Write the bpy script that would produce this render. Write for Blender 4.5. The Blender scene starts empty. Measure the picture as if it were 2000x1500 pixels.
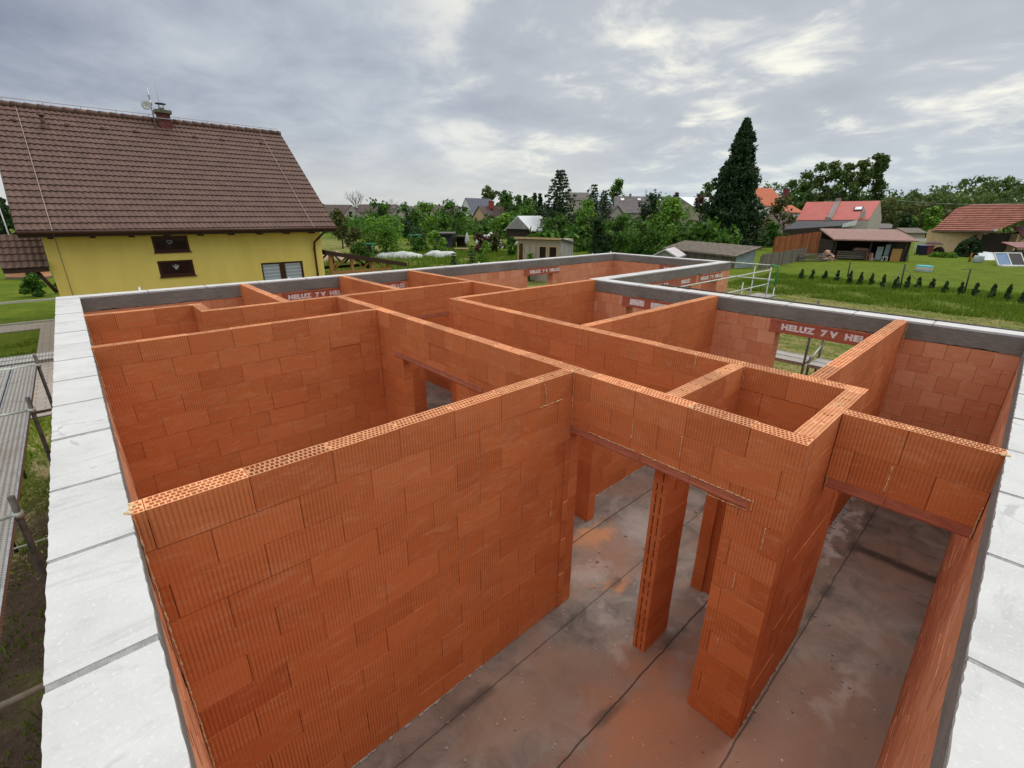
import bpy, math, random
import numpy as np
from mathutils import Vector, Matrix
random.seed(7); rng = np.random.default_rng(11)
PI = math.pi
SC = bpy.context.scene
COL = SC.collection

# ------------------------------------------------------------------ camera
YAW, PITCH, ROLL, FPX, CAMZ = math.radians(42.567), math.radians(20.228), math.radians(0.475), 907.55, 4.4904
cy_, sy_ = math.cos(YAW), math.sin(YAW)
FW = Vector((sy_*math.cos(PITCH), cy_*math.cos(PITCH), -math.sin(PITCH)))
RT0 = Vector((cy_, -sy_, 0)); UP0 = RT0.cross(FW)
RT = math.cos(ROLL)*RT0 + math.sin(ROLL)*UP0
UP = -math.sin(ROLL)*RT0 + math.cos(ROLL)*UP0
CAM = Vector((0, 0, CAMZ))
cam_data = bpy.data.cameras.new("camera"); cam = bpy.data.objects.new("camera", cam_data); COL.objects.link(cam)
cam_data.sensor_width = 36; cam_data.lens = FPX/2000*36
cam_data.clip_start = 0.05; cam_data.clip_end = 6000
m = Matrix((RT, UP, -FW)).transposed().to_4x4(); m.translation = CAM
cam.matrix_world = m
SC.camera = cam

# ------------------------------------------------------------------ light
SC.view_settings.view_transform = 'Standard'; SC.view_settings.look = 'None'
SC.view_settings.gamma = 1; SC.view_settings.exposure = 0.35
SUN_AZ, SUN_EL = math.radians(96), math.radians(48)      # azimuth from +Y towards +X
SKY_GAIN = 1.0
sd = bpy.data.lights.new("sun", 'SUN'); sd.energy = 0.9; sd.angle = math.radians(25); sd.color = (1.0, 0.95, 0.87)
sun = bpy.data.objects.new("sun", sd); COL.objects.link(sun)
sdir = Vector((math.sin(SUN_AZ)*math.cos(SUN_EL), math.cos(SUN_AZ)*math.cos(SUN_EL), math.sin(SUN_EL)))
sun.rotation_euler = sdir.to_track_quat('Z', 'Y').to_euler()

class N:
    """small helper for node trees"""
    def __init__(s, tree): s.t = tree; s.n = tree.nodes; s.l = tree.links
    def new(s, typ, **kw):
        nd = s.n.new(typ)
        for k, v in kw.items():
            if k == 'ins':
                for a, b in v.items(): s.put(nd.inputs[a], b)
            else: setattr(nd, k, v)
        return nd
    def put(s, sock, v):
        if isinstance(v, bpy.types.NodeSocket): s.l.new(v, sock)
        elif v is not None:
            if hasattr(sock.default_value, '__len__') and isinstance(v, (tuple, list)) and len(v) == 3 and len(sock.default_value) == 4: v = (*v, 1)
            sock.default_value = v
    def math(s, op, a, b=None, c=None, clamp=False):
        nd = s.new('ShaderNodeMath', operation=op, use_clamp=clamp)
        for i, v in enumerate((a, b, c)):
            if v is not None: s.put(nd.inputs[i], v)
        return nd.outputs[0]
    def mix(s, f, a, b, mode='MIX'):
        nd = s.new('ShaderNodeMix', data_type='RGBA', blend_type=mode)
        s.put(nd.inputs[0], f); s.put(nd.inputs[6], a); s.put(nd.inputs[7], b)
        return nd.outputs[2]
    def noise(s, vec, scale, detail=4, rough=.55, dist=0.0, dim='3D'):
        nd = s.new('ShaderNodeTexNoise', noise_dimensions=dim)
        if vec is not None: s.l.new(vec, nd.inputs['Vector'])
        nd.inputs['Scale'].default_value = scale; nd.inputs['Detail'].default_value = detail
        nd.inputs['Roughness'].default_value = rough; nd.inputs['Distortion'].default_value = dist
        return nd.outputs[0]
    def ramp(s, f, stops, interp='LINEAR'):
        nd = s.new('ShaderNodeValToRGB'); s.l.new(f, nd.inputs[0]); cr = nd.color_ramp; cr.interpolation = interp
        while len(cr.elements) < len(stops): cr.elements.new(.5)
        for e, (p, c) in zip(cr.elements, stops):
            e.position = p; e.color = (c, c, c, 1) if not hasattr(c, '__len__') else (*c, 1)
        return nd.outputs[0]
    def smooth(s, v, a, b):
        nd = s.new('ShaderNodeMapRange', interpolation_type='SMOOTHSTEP'); s.put(nd.inputs[0], v)
        nd.inputs[1].default_value = a; nd.inputs[2].default_value = b; return nd.outputs[0]
    def scale(s, vec, x, y, z):
        nd = s.new('ShaderNodeMapping'); s.l.new(vec, nd.inputs[0]); nd.inputs['Scale'].default_value = (x, y, z); return nd.outputs[0]

# ------------------------------------------------------------------ sky: broken cloud deck over a clear sky
world = bpy.data.worlds.new("World"); SC.world = world; world.use_nodes = True
world.node_tree.nodes.clear(); w = N(world.node_tree)
tc = w.new('ShaderNodeTexCoord'); gen = tc.outputs['Generated']
sep = w.new('ShaderNodeSeparateXYZ'); w.l.new(gen, sep.inputs[0])
zc = w.math('MAXIMUM', sep.outputs[2], 0.0)
den = w.math('ADD', zc, 0.20)
px_ = w.math('DIVIDE', sep.outputs[0], den); py_ = w.math('DIVIDE', sep.outputs[1], den)
cmb = w.new('ShaderNodeCombineXYZ'); w.l.new(px_, cmb.inputs[0]); w.l.new(py_, cmb.inputs[1])
cmb.inputs[2].default_value = 3.7
pl = cmb.outputs[0]
sky = w.new('ShaderNodeTexSky', sky_type='NISHITA', sun_disc=False, sun_elevation=SUN_EL, sun_rotation=SUN_AZ)
n1 = w.noise(pl, 1.0, 5, .52, .3)
n2 = w.noise(w.scale(pl, 1, .8, 1), 3.0, 8, .60, .4)
n3 = w.noise(pl, 0.38, 3, .5, .3)
cl = w.math('ADD', w.math('MULTIPLY', n1, .52), w.math('ADD', w.math('MULTIPLY', n2, .26), w.math('MULTIPLY', n3, .22)))
cloud = w.ramp(cl, [(.34, (.205, .232, .300)), (.44, (.290, .320, .385)), (.52, (.385, .418, .475)), (.60, (.48, .51, .545)), (.70, (.62, .64, .645))])
# the veiled sun lights up the thin places of the deck around it
vd = w.new('ShaderNodeVectorMath', operation='DOT_PRODUCT'); w.l.new(gen, vd.inputs[0])
gaz, gel = math.radians(68), math.radians(17)
vd.inputs[1].default_value = (math.sin(gaz)*math.cos(gel), math.cos(gaz)*math.cos(gel), math.sin(gel))
near = w.smooth(vd.outputs['Value'], .76, .99)
thin = w.smooth(w.math('ADD', w.math('MULTIPLY', n2, .5), w.math('MULTIPLY', n1, .5)), .50, .64)
bright = w.mix(w.math('MULTIPLY', near, thin, clamp=True), cloud, (.98, .94, .78))
bright = w.mix(w.math('MULTIPLY', near, .34), bright, (.60, .60, .58))
# paler towards the horizon, where one looks through more of the air under the deck
hz = w.smooth(sep.outputs[2], .17, -.01)
hcol = w.mix(w.smooth(w.noise(pl, .33, 3, .5, .6), .42, .6), (.44, .52, .60), (.60, .61, .58))
body = w.mix(w.math('MULTIPLY', hz, .72), bright, hcol)
body = w.mix(w.math('MULTIPLY', w.smooth(sep.outputs[2], .40, .75), .85), body, (.405, .395, .375))
# overcast decks are brighter overhead
over = w.math('ADD', 1.0, w.math('MULTIPLY', w.smooth(sep.outputs[2], .40, .85), 2.6))
lum = w.mix(1.0, body, w.new('ShaderNodeCombineColor').outputs[0], 'MULTIPLY')
vm = w.new('ShaderNodeVectorMath', operation='SCALE'); w.l.new(body, vm.inputs[0]); w.l.new(over, vm.inputs['Scale'])
bg1 = w.new('ShaderNodeBackground'); w.l.new(vm.outputs[0], bg1.inputs[0]); bg1.inputs[1].default_value = SKY_GAIN
bg2 = w.new('ShaderNodeBackground'); w.l.new(sky.outputs[0], bg2.inputs[0]); bg2.inputs[1].default_value = .06
ms = w.new('ShaderNodeMixShader'); ms.inputs[0].default_value = .10
w.l.new(bg1.outputs[0], ms.inputs[1]); w.l.new(bg2.outputs[0], ms.inputs[2])
wo = w.new('ShaderNodeOutputWorld'); w.l.new(ms.outputs[0], wo.inputs[0])

def at(u, v, D):
    """world point seen at photo pixel (u,v) at depth D metres"""
    d = FW + RT*((u-1000)/FPX) - UP*((v-750)/FPX)
    return CAM + d*D
def gnd(u, v, z=-.3):
    d = FW + RT*((u-1000)/FPX) - UP*((v-750)/FPX)
    p = CAM + d*((z-CAMZ)/d.z); return p, (p-CAM).dot(FW)

# ------------------------------------------------------------------ materials
MATS = {}
def base_mat(name):
    mt = bpy.data.materials.new(name); mt.use_nodes = True; mt.node_tree.nodes.clear()
    n = N(mt.node_tree); out = n.new('ShaderNodeOutputMaterial'); b = n.new('ShaderNodeBsdfPrincipled')
    n.l.new(b.outputs[0], out.inputs[0]); MATS[name] = mt
    return n, b, out
def coords(n):
    t = n.new('ShaderNodeTexCoord'); return t.outputs['Object'], t.outputs['UV']
def simple(name, c1, c2=None, scale=6, rough=.75, metal=0, bump=.15, bscale=40, spec=.3, tone=False, uv=False, stretch=(1, 1, 1)):
    """procedural paint / stone / metal with mottled colour and a fine bump"""
    n, b, o = base_mat(name); ob, uvv = coords(n); vec = n.scale(uvv if uv else ob, *stretch)
    c2 = c2 or tuple(x*.72 for x in c1)
    f = n.smooth(n.noise(vec, scale, 6, .62), .34, .66)
    col = n.mix(f, c1, c2)
    if tone:
        a = n.new('ShaderNodeAttribute', attribute_name='tone')
        sc = n.math('ADD', .72, n.math('MULTIPLY', a.outputs['Fac'], .56))
        v = n.new('ShaderNodeVectorMath', operation='SCALE'); n.l.new(col, v.inputs[0]); n.l.new(sc, v.inputs['Scale']); col = v.outputs[0]
    n.put(b.inputs['Base Color'], col); b.inputs['Roughness'].default_value = rough
    b.inputs['Metallic'].default_value = metal; b.inputs['Specular IOR Level'].default_value = spec
    if bump:
        bp = n.new('ShaderNodeBump'); bp.inputs['Strength'].default_value = bump; bp.inputs['Distance'].default_value = .02
        n.l.new(n.noise(vec, bscale, 5, .65), bp.inputs['Height']); n.l.new(bp.outputs[0], b.inputs['Normal'])
    return MATS[name]

def brick_mat(name, ca, cb, cc, rib=1.0, dust=(.70, .37, .20), dustamt=.40, pitch=.0250):
    n, b, o = base_mat(name); ob, uv = coords(n)
    s = n.new('ShaderNodeSeparateXYZ'); n.l.new(uv, s.inputs[0])
    a = n.new('ShaderNodeAttribute', attribute_name='tone').outputs['Fac']
    col = n.ramp(a, [(0, ca), (.5, cb), (1, cc)])
    big = n.noise(ob, .9, 5, .6); fine = n.noise(ob, 34, 5, .7)
    smear = n.noise(n.scale(ob, 3, 3, 11), 1.6, 5, .65, .8)
    col = n.mix(n.math('MULTIPLY', n.smooth(smear, .48, .70), dustamt*.8), col, dust)
    col = n.mix(n.math('MULTIPLY', n.smooth(n.noise(n.scale(ob, 2, 2, 14), 2.3, 4, .6, .5), .52, .72), .25), col, (.40, .110, .034))
    col = n.mix(n.math('MULTIPLY', n.smooth(big, .45, .70), .20), col, (.52, .17, .055))
    col = n.mix(n.math('MULTIPLY', n.math('SUBTRACT', fine, .5), .5), col, (.78, .33, .14))
    sp = n.noise(ob, 95, 2, .5)
    col = n.mix(n.math('MULTIPLY', n.smooth(sp, .70, .75), .6), col, (.80, .66, .52))
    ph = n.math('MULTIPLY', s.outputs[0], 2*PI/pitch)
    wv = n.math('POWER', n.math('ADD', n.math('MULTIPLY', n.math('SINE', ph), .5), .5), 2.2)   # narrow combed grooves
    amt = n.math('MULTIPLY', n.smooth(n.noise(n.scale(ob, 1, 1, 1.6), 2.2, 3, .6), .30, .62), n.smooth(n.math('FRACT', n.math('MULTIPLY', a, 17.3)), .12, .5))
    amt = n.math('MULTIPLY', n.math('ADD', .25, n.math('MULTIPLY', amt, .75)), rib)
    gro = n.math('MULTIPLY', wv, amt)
    col = n.mix(n.math('MULTIPLY', gro, .46), col, (.22, .060, .020))       # shade inside the grooves, painted into the clay colour
    n.put(b.inputs['Base Color'], col)
    b.inputs['Roughness'].default_value = .85; b.inputs['Specular IOR Level'].default_value = .18
    h = n.math('SUBTRACT', n.math('MULTIPLY', fine, .25), n.math('MULTIPLY', gro, .8))
    bp = n.new('ShaderNodeBump'); bp.inputs['Strength'].default_value = .55; bp.inputs['Distance'].default_value = .004
    n.l.new(h, bp.inputs['Height']); n.l.new(bp.outputs[0], b.inputs['Normal'])
    return MATS[name]
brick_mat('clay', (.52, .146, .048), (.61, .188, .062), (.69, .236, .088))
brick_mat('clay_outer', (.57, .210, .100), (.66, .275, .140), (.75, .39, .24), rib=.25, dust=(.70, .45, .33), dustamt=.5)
simple('clay_web', (.78, .38, .19), (.66, .28, .13), 9, .85, bump=.1, tone=True)
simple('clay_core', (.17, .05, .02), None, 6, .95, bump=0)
simple('lintel_clay', (.45, .135, .075), (.36, .10, .058), 8, .7, bump=.25, bscale=25, stretch=(1, 1, 3))
simple('lintel_flat', (.47, .165, .095), (.38, .125, .070), 8, .75, bump=.25, bscale=25, stretch=(1, 1, 3))
simple('foam', (.80, .58, .33), (.62, .40, .20), 18, .8, bump=.6, bscale=60)
simple('letter_white', (.86, .84, .82), (.66, .52, .47), 22, .7, bump=0)

# ring beam concrete
n, b, o = base_mat('concrete'); ob, uv = coords(n)
f1 = n.noise(ob, 1.3, 6, .6); f2 = n.noise(n.scale(ob, 1, 1, 4), 7, 6, .7, .4)
col = n.ramp(n.math('ADD', n.math('MULTIPLY', f1, .5), n.math('MULTIPLY', f2, .5)), [(.34, (.135, .124, .108)), (.5, (.190, .175, .153)), (.66, (.265, .245, .215))])
col = n.mix(n.math('MULTIPLY', n.smooth(n.noise(ob, 42, 3, .6), .62, .72), .4), col, (.07, .066, .062))
n.put(b.inputs['Base Color'], col); b.inputs['Roughness'].default_value = .92
bp = n.new('ShaderNodeBump'); bp.inputs['Strength'].default_value = .7; bp.inputs['Distance'].default_value = .012
n.l.new(n.noise(ob, 26, 6, .7), bp.inputs['Height']); n.l.new(bp.outputs[0], b.inputs['Normal'])

# white aerated capping slabs
n, b, o = base_mat('white_block'); ob, uv = coords(n)
f1 = n.noise(ob, 2.2, 6, .6, .4)
col = n.ramp(f1, [(.3, (.46, .462, .455)), (.5, (.53, .532, .524)), (.7, (.58, .582, .572))])
st = n.noise(n.scale(ob, 1.0, 3.2, 1), 2.6, 7, .68, 1.2)
col = n.mix(n.math('MULTIPLY', n.smooth(st, .52, .68), .45), col, (.37, .375, .37))
pt = n.noise(ob, 60, 3, .6)
col = n.mix(n.math('MULTIPLY', n.smooth(pt, .58, .66), .5), col, (.66, .66, .65))
vo = n.new('ShaderNodeTexVoronoi', feature='DISTANCE_TO_EDGE'); n.l.new(n.scale(ob, 1.0, 1.0, 0.0), vo.inputs['Vector']); vo.inputs['Scale'].default_value = .9
dw = n.noise(ob, 3.0, 5, .7)
crack = n.smooth(n.math('ADD', vo.outputs[0], n.math('MULTIPLY', n.math('SUBTRACT', dw, .5), .10)), .006, .0015)
crack = n.math('MULTIPLY', crack, n.smooth(n.noise(ob, 1.1, 2, .5), .56, .62))
col = n.mix(n.math('MULTIPLY', crack, .45), col, (.26, .26, .26))
col = n.mix(n.math('MULTIPLY', n.smooth(n.noise(ob, 13, 2, .5), .775, .79), .8), col, (.10, .10, .10))
n.put(b.inputs['Base Color'], col); b.inputs['Roughness'].default_value = .8
bp = n.new('ShaderNodeBump'); bp.inputs['Strength'].default_value = .5; bp.inputs['Distance'].default_value = .006
n.l.new(n.math('ADD', n.math('MULTIPLY', pt, .7), n.math('MULTIPLY', st, .8)), bp.inputs['Height']); n.l.new(bp.outputs[0], b.inputs['Normal'])
simple('mortar', (.42, .42, .405), (.30, .30, .29), 16, .95, bump=1.0, bscale=45)

# slab of bitumen sheet with brick dust
n, b, o = base_mat('membrane'); ob, uv = coords(n)
s = n.new('ShaderNodeSeparateXYZ'); n.l.new(ob, s.inputs[0])
g1 = n.noise(ob, .75, 6, .6, .5); g2 = n.noise(ob, 2.6, 7, .68, .8); g3 = n.noise(ob, 55, 3, .7)
col = n.ramp(g2, [(.30, (.105, .088, .078)), (.48, (.190, .160, .140)), (.66, (.285, .245, .215))])
dust = n.smooth(n.math('ADD', n.math('MULTIPLY', g1, .7), n.math('MULTIPLY', g2, .3)), .44, .62)
col = n.mix(n.math('MULTIPLY', dust, .78), col, (.245, .150, .110))
# heavier brick dust where the blocks were cut, beside the pier
wx_ = n.noise(ob, 2.4, 6, .65); wy_ = n.noise(n.scale(ob, -1, 1, 1), 2.7, 6, .65, .3)
WX = n.math('ADD', s.outputs[0], n.math('MULTIPLY', n.math('SUBTRACT', wx_, .5), 1.5)); WY = n.math('ADD', s.outputs[1], n.math('MULTIPLY', n.math('SUBTRACT', wy_, .5), .9))
def blob(cx, cyy, rx, ry, wob=.45):
    dx = n.math('DIVIDE', n.math('SUBTRACT', WX, cx), rx*1.15); dy = n.math('DIVIDE', n.math('SUBTRACT', WY, cyy), ry*1.15)
    r = n.math('SQRT', n.math('ADD', n.math('MULTIPLY', dx, dx), n.math('MULTIPLY', dy, dy)))
    return n.smooth(n.math('ADD', r, n.math('MULTIPLY', n.math('SUBTRACT', g2, .5), wob*3.2)), 1.45, .10)
for (cx, cyy, rx, ry, c, k) in [(3.05, 1.25, 1.0, .55, (.42, .165, .080), .85), (2.5, .55, 1.3, .7, (.34, .165, .10), .7), (3.75, .45, 1.2, .6, (.30, .165, .115), .6), (2.2, 2.3, .7, .35, (.30, .185, .12), .6),
                                (4.80, 3.35, .32, .15, (.50, .22, .095), .85), (4.25, 2.58, .25, .12, (.50, .22, .095), .85), (4.6, 2.95, .4, .4, (.30, .16, .11), .5)]:
    col = n.mix(n.math('MULTIPLY', blob(cx, cyy, rx, ry), k), col, c)
for (cx, cyy, rx, ry, k) in [(5.1, 1.45, .30, .30, .7), (4.1, 2.95, .25, .2, .35), (3.75, 2.3, .14, .12, .3), (4.75, .15, .5, .10, .4), (3.4, 1.95, .13, .12, .25), (7.7, .95, .9, .09, .9), (5.7, .25, .2, .3, .25), (5.6, 3.0, .5, .3, .35)]:
    col = n.mix(n.math('MULTIPLY', blob(cx, cyy, rx, ry, .8), k), col, (.52, .47, .43))
white = n.math('MULTIPLY', n.smooth(n.noise(ob, 8, 6, .75, 1.5), .66, .75), n.smooth(g1, .40, .62))
col = n.mix(n.math('MULTIPLY', white, .7), col, (.62, .57, .53))
col = n.mix(n.math('MULTIPLY', n.smooth(n.noise(ob, 21, 2, .5), .73, .76), .8), col, (.74, .68, .60))
# bitumen squeezed out along the overlaps of the sheets
for k, ys in enumerate((3.475, 2.585, 1.643, .70)):
    d = n.math('ABSOLUTE', n.math('SUBTRACT', n.math('ADD', s.outputs[1], n.math('MULTIPLY', n.math('SUBTRACT', n.noise(ob, 3.1, 5, .6), .5), .05)), ys))
    col = n.mix(n.math('MULTIPLY', n.smooth(d, .012, .003), .75), col, (.028, .024, .023))
    col = n.mix(n.math('MULTIPLY', n.math('MULTIPLY', n.smooth(d, .10, .02), n.smooth(n.noise(ob, 1.7, 3, .5), .50, .66)), .65), col, (.050, .043, .040))
d = n.math('ABSOLUTE', n.math('SUBTRACT', n.math('ADD', s.outputs[0], n.math('MULTIPLY', g2, .12)), 7.45))
col = n.mix(n.math('MULTIPLY', n.math('MULTIPLY', n.smooth(d, .14, .03), n.smooth(s.outputs[1], .75, .6)), .8), col, (.035, .030, .028))
# torch marks: small dark rectangles
for (cx, cyy) in ((1.55, 1.78), (1.98, 1.42), (2.35, 1.22), (1.42, 1.48)):
    dx = n.math('ABSOLUTE', n.math('SUBTRACT', s.outputs[0], cx)); dy = n.math('ABSOLUTE', n.math('SUBTRACT', s.outputs[1], cyy))
    mk = n.math('MULTIPLY', n.smooth(dx, .055, .040), n.smooth(dy, .045, .030))
    col = n.mix(n.math('MULTIPLY', mk, .75), col, (.035, .032, .030))
n.put(b.inputs['Base Color'], col)
b.inputs['Specular IOR Level'].default_value = .22
n.put(b.inputs['Roughness'], n.math('ADD', .66, n.math('MULTIPLY', dust, .25)))
bp = n.new('ShaderNodeBump'); bp.inputs['Strength'].default_value = .5; bp.inputs['Distance'].default_value = .01
n.l.new(n.math('ADD', n.math('MULTIPLY', g3, .4), n.math('MULTIPLY', g2, .9)), bp.inputs['Height']); n.l.new(bp.outputs[0], b.inputs['Normal'])

simple('yellow_render', (.96, .745, .20), (.88, .665, .165), .9, .9, bump=.35, bscale=160, stretch=(1.6, 1.6, .35))
simple('roof_brown', (.132, .074, .054), (.098, .055, .042), 3, .62, bump=.2, bscale=60, tone=True)
simple('ridge_brown', (.145, .085, .060), (.10, .06, .045), 5, .7, bump=.2, tone=True)
simple('fascia', (.060, .028, .018), None, 8, .5, bump=.1, stretch=(1, 1, 8))
simple('brown_frame', (.085, .030, .014), (.055, .020, .010), 12, .4, bump=.1, stretch=(1, 1, 6))
simple('gutter_brown', (.085, .035, .020), None, 4, .35, bump=0)
simple('wire', (.42, .33, .28), None, 8, .45, metal=.6, bump=0)
simple('steel', (.50, .51, .50), (.34, .35, .34), 14, .42, metal=.85, bump=.1)
simple('tube_pale', (.55, .62, .54), (.42, .46, .40), 10, .5, metal=.3, bump=.1)
simple('tube_dark', (.17, .155, .135), (.10, .095, .085), 10, .6, metal=.3, bump=.2)
simple('tube_green', (.05, .36, .10), (.04, .25, .08), 10, .5, bump=.1)
simple('dish', (.55, .55, .53), None, 8, .5, bump=0)
simple('white_paint', (.74, .74, .71), (.60, .60, .57), 3, .7, bump=.1)
simple('grey_render', (.48, .43, .37), (.40, .36, .31), 1.2, .9, bump=.3, bscale=80)
simple('cream_render', (.60, .44, .26), (.52, .37, .21), .9, .9, bump=.2, bscale=80)
simple('pink_render', (.60, .52, .53), None, 1, .9, bump=.1)
simple('wood_honey', (.46, .26, .085), (.33, .17, .05), 4, .7, bump=.3, stretch=(6, 6, 1))
simple('wood_new', (.60, .44, .27), (.48, .33, .19), 4, .75, bump=.3, stretch=(4, 4, 1))
simple('wood_red', (.40, .135, .055), (.27, .085, .035), 2.0, .8, bump=.5, tone=True, stretch=(4, 4, .5))
simple('wood_grey', (.215, .185, .150), (.135, .115, .092), 2.5, .9, bump=.5, tone=True, stretch=(5, 5, .6))
simple('wood_dark', (.050, .036, .028), None, 5, .85, bump=.3)
simple('shed_board', (.42, .37, .30), (.34, .29, .23), 3, .85, bump=.3, stretch=(5, 5, .7))
simple('tarp_grey', (.32, .31, .28), (.24, .23, .21), 2, .8, bump=.5, bscale=6)
simple('sheet_white', (.56, .58, .55), (.42, .45, .42), 2, .6, bump=.5, bscale=5)
simple('blue_sheet', (.42, .50, .50), (.30, .37, .37), 2, .6, bump=.3)
simple('felt_dark', (.052, .052, .060), (.036, .036, .042), 2, .8, bump=.3)
simple('metal_pale', (.58, .54, .54), (.48, .44, .44), 2, .45, bump=.1)
simple('metal_white', (.74, .76, .78), (.60, .62, .63), 2, .4, bump=.1)
simple('red_roof', (.40, .065, .048), (.34, .054, .040), .6, .55, bump=.1, bscale=8)
simple('orange_tile', (.50, .135, .060), (.38, .10, .045), 2, .8, bump=.3)
simple('pink_tin', (.34, .20, .175), (.26, .14, .12), 1.2, .7, bump=.2, stretch=(2, 2, 2))
simple('brown_tile', (.33, .120, .075), (.25, .085, .055), 2, .8, bump=.3, tone=True)
simple('grey_tile', (.15, .135, .130), (.105, .095, .092), 1.2, .8, bump=.3, tone=True)
simple('blue_tile', (.105, .120, .160), (.085, .095, .13), 1.2, .7, bump=.2)
simple('dusk_tile', (.115, .082, .072), (.085, .060, .052), 1.2, .85, bump=.2)
simple('plum_tin', (.21, .055, .050), None, 3, .6, bump=.1)
simple('old_sheet', (.19, .155, .125), (.10, .085, .065), 3, .85, bump=.5)
simple('chimney_brick', (.20, .065, .055), (.11, .04, .04), 12, .9, bump=.5)
simple('chimney_old', (.42, .38, .34), (.14, .11, .10), 9, .9, bump=.6)
simple('cap_moss', (.20, .20, .15), (.12, .13, .08), 9, .9, bump=.5)
simple('black_iron', (.030, .030, .032), None, 9, .5, bump=.1)
simple('blue_plastic', (.03, .10, .26), None, 5, .4, bump=0)
simple('navy_plastic', (.012, .016, .040), None, 5, .4, bump=0)
simple('teal_plastic', (.04, .42, .40), (.03, .30, .30), 5, .4, bump=0)
simple('green_paint', (.10, .48, .28), None, 5, .5, bump=0)
simple('rubble', (.50, .33, .25), (.32, .20, .14), 5, .9, bump=.6, tone=True)
simple('sand', (.47, .36, .24), (.36, .26, .17), 3, .95, bump=.5)
simple('kerb', (.52, .50, .45), (.42, .40, .36), 6, .9, bump=.3)
simple('bark', (.090, .068, .050), (.055, .042, .032), 5, .95, bump=.6, stretch=(4, 4, 1))
simple('bark_pale', (.20, .17, .15), (.13, .11, .095), 5, .95, bump=.5)
n, b, o = base_mat('glass_dark'); b.inputs['Base Color'].default_value = (.012, .011, .012, 1); b.inputs['Roughness'].default_value = .06
n.put(b.inputs['Base Color'], n.mix(n.noise(coords(n)[0], 3, 3, .5), (.008, .008, .010), (.030, .022, .018)))
n, b, o = base_mat('blind'); ob, uv = coords(n); s = n.new('ShaderNodeSeparateXYZ'); n.l.new(ob, s.inputs[0])
st = n.smooth(n.math('ABSOLUTE', n.math('SUBTRACT', n.math('FRACT', n.math('MULTIPLY', s.outputs[2], 7.2)), .5)), .28, .40)
n.put(b.inputs['Base Color'], n.mix(st, (.40, .44, .50), (.60, .66, .72))); b.inputs['Roughness'].default_value = .45

# pavers
n, b, o = base_mat('pavers'); ob, uv = coords(n)
br = n.new('ShaderNodeTexBrick'); n.l.new(ob, br.inputs[0]); br.inputs['Scale'].default_value = 1; br.inputs['Brick Width'].default_value = .4; br.inputs['Row Height'].default_value = .2
br.inputs['Mortar Size'].default_value = .012; br.inputs['Color1'].default_value = (.30, .255, .225, 1); br.inputs['Color2'].default_value = (.37, .315, .275, 1); br.inputs['Mortar'].default_value = (.13, .11, .10, 1)
n.put(b.inputs['Base Color'], n.mix(n.math('MULTIPLY', n.noise(ob, 1.7, 5, .6), .5), br.outputs[0], (.24, .215, .18))); b.inputs['Roughness'].default_value = .9

# perforated scaffold plank
n, b, o = base_mat('deck_steel'); ob, uv = coords(n); s = n.new('ShaderNodeSeparateXYZ'); n.l.new(uv, s.inputs[0])
a1 = n.math('ABSOLUTE', n.math('SUBTRACT', n.math('FRACT', n.math('MULTIPLY', s.outputs[0], 22)), .5))
a2 = n.math('ABSOLUTE', n.math('SUBTRACT', n.math('FRACT', n.math('MULTIPLY', s.outputs[1], 30)), .5))
hole = n.math('MULTIPLY', n.smooth(a1, .28, .20), n.smooth(a2, .33, .22))
col = n.mix(n.noise(ob, 5, 6, .7), (.48, .46, .42), (.30, .28, .25))
col = n.mix(n.math('MULTIPLY', n.smooth(n.noise(ob, 2.2, 6, .7, .6), .5, .66), .5), col, (.26, .20, .15))
n.put(b.inputs['Base Color'], n.mix(n.math('MULTIPLY', hole, .82), col, (.055, .048, .042)))
b.inputs['Roughness'].default_value = .6; b.inputs['Metallic'].default_value = .25
bp = n.new('ShaderNodeBump'); bp.inputs['Strength'].default_value = .6; bp.inputs['Distance'].default_value = .004
n.l.new(n.math('SUBTRACT', 1, hole), bp.inputs['Height']); n.l.new(bp.outputs[0], b.inputs['Normal'])

# ground: mown lawn, rougher meadow with hay, trodden dirt beside the left wall
n, b, o = base_mat('ground_soil'); ob, uv = coords(n); s = n.new('ShaderNodeSeparateXYZ'); n.l.new(ob, s.inputs[0])
X, Y = s.outputs[0], s.outputs[1]
wob = n.noise(ob, .18, 6, .62, .4); mid = n.noise(ob, .9, 6, .68, .4); fn = n.noise(ob, 7, 6, .75); vf = n.noise(ob, 32, 3, .7)
def mul(*a):
    r = a[0]
    for x in a[1:]: r = n.math('MULTIPLY', r, x)
    return r
jX = n.math('ADD', X, n.math('MULTIPLY', n.math('SUBTRACT', mid, .5), 9)); jY = n.math('ADD', Y, n.math('MULTIPLY', n.math('SUBTRACT', mid, .5), 9))
lawn = n.ramp(n.math('ADD', n.math('MULTIPLY', mid, .5), n.math('MULTIPLY', fn, .5)), [(.33, (.050, .090, .006)), (.5, (.100, .148, .009)), (.66, (.175, .205, .018))])
rough = n.ramp(n.math('ADD', n.math('MULTIPLY', mid, .55), n.math('MULTIPLY', fn, .45)), [(.32, (.055, .095, .009)), (.5, (.095, .135, .016)), (.66, (.17, .185, .045))])
meadow = mul(n.smooth(jX, 42, 39), n.smooth(X, 6, 9))
col = n.mix(meadow, lawn, rough)
hayn = n.noise(n.scale(ob, 1, .38, 1), 1.15, 7, .76, 1.1)
hay = mul(n.smooth(jX, 40, 30), n.smooth(X, 8.5, 9.5), n.smooth(n.math('ADD', n.math('MULTIPLY', hayn, .7), n.math('MULTIPLY', fn, .3)), .44, .55))
col = n.mix(n.math('MULTIPLY', hay, .74), col, n.ramp(fn, [(.3, (.17, .14, .045)), (.55, (.33, .27, .11)), (.75, (.55, .46, .24))]))
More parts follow.
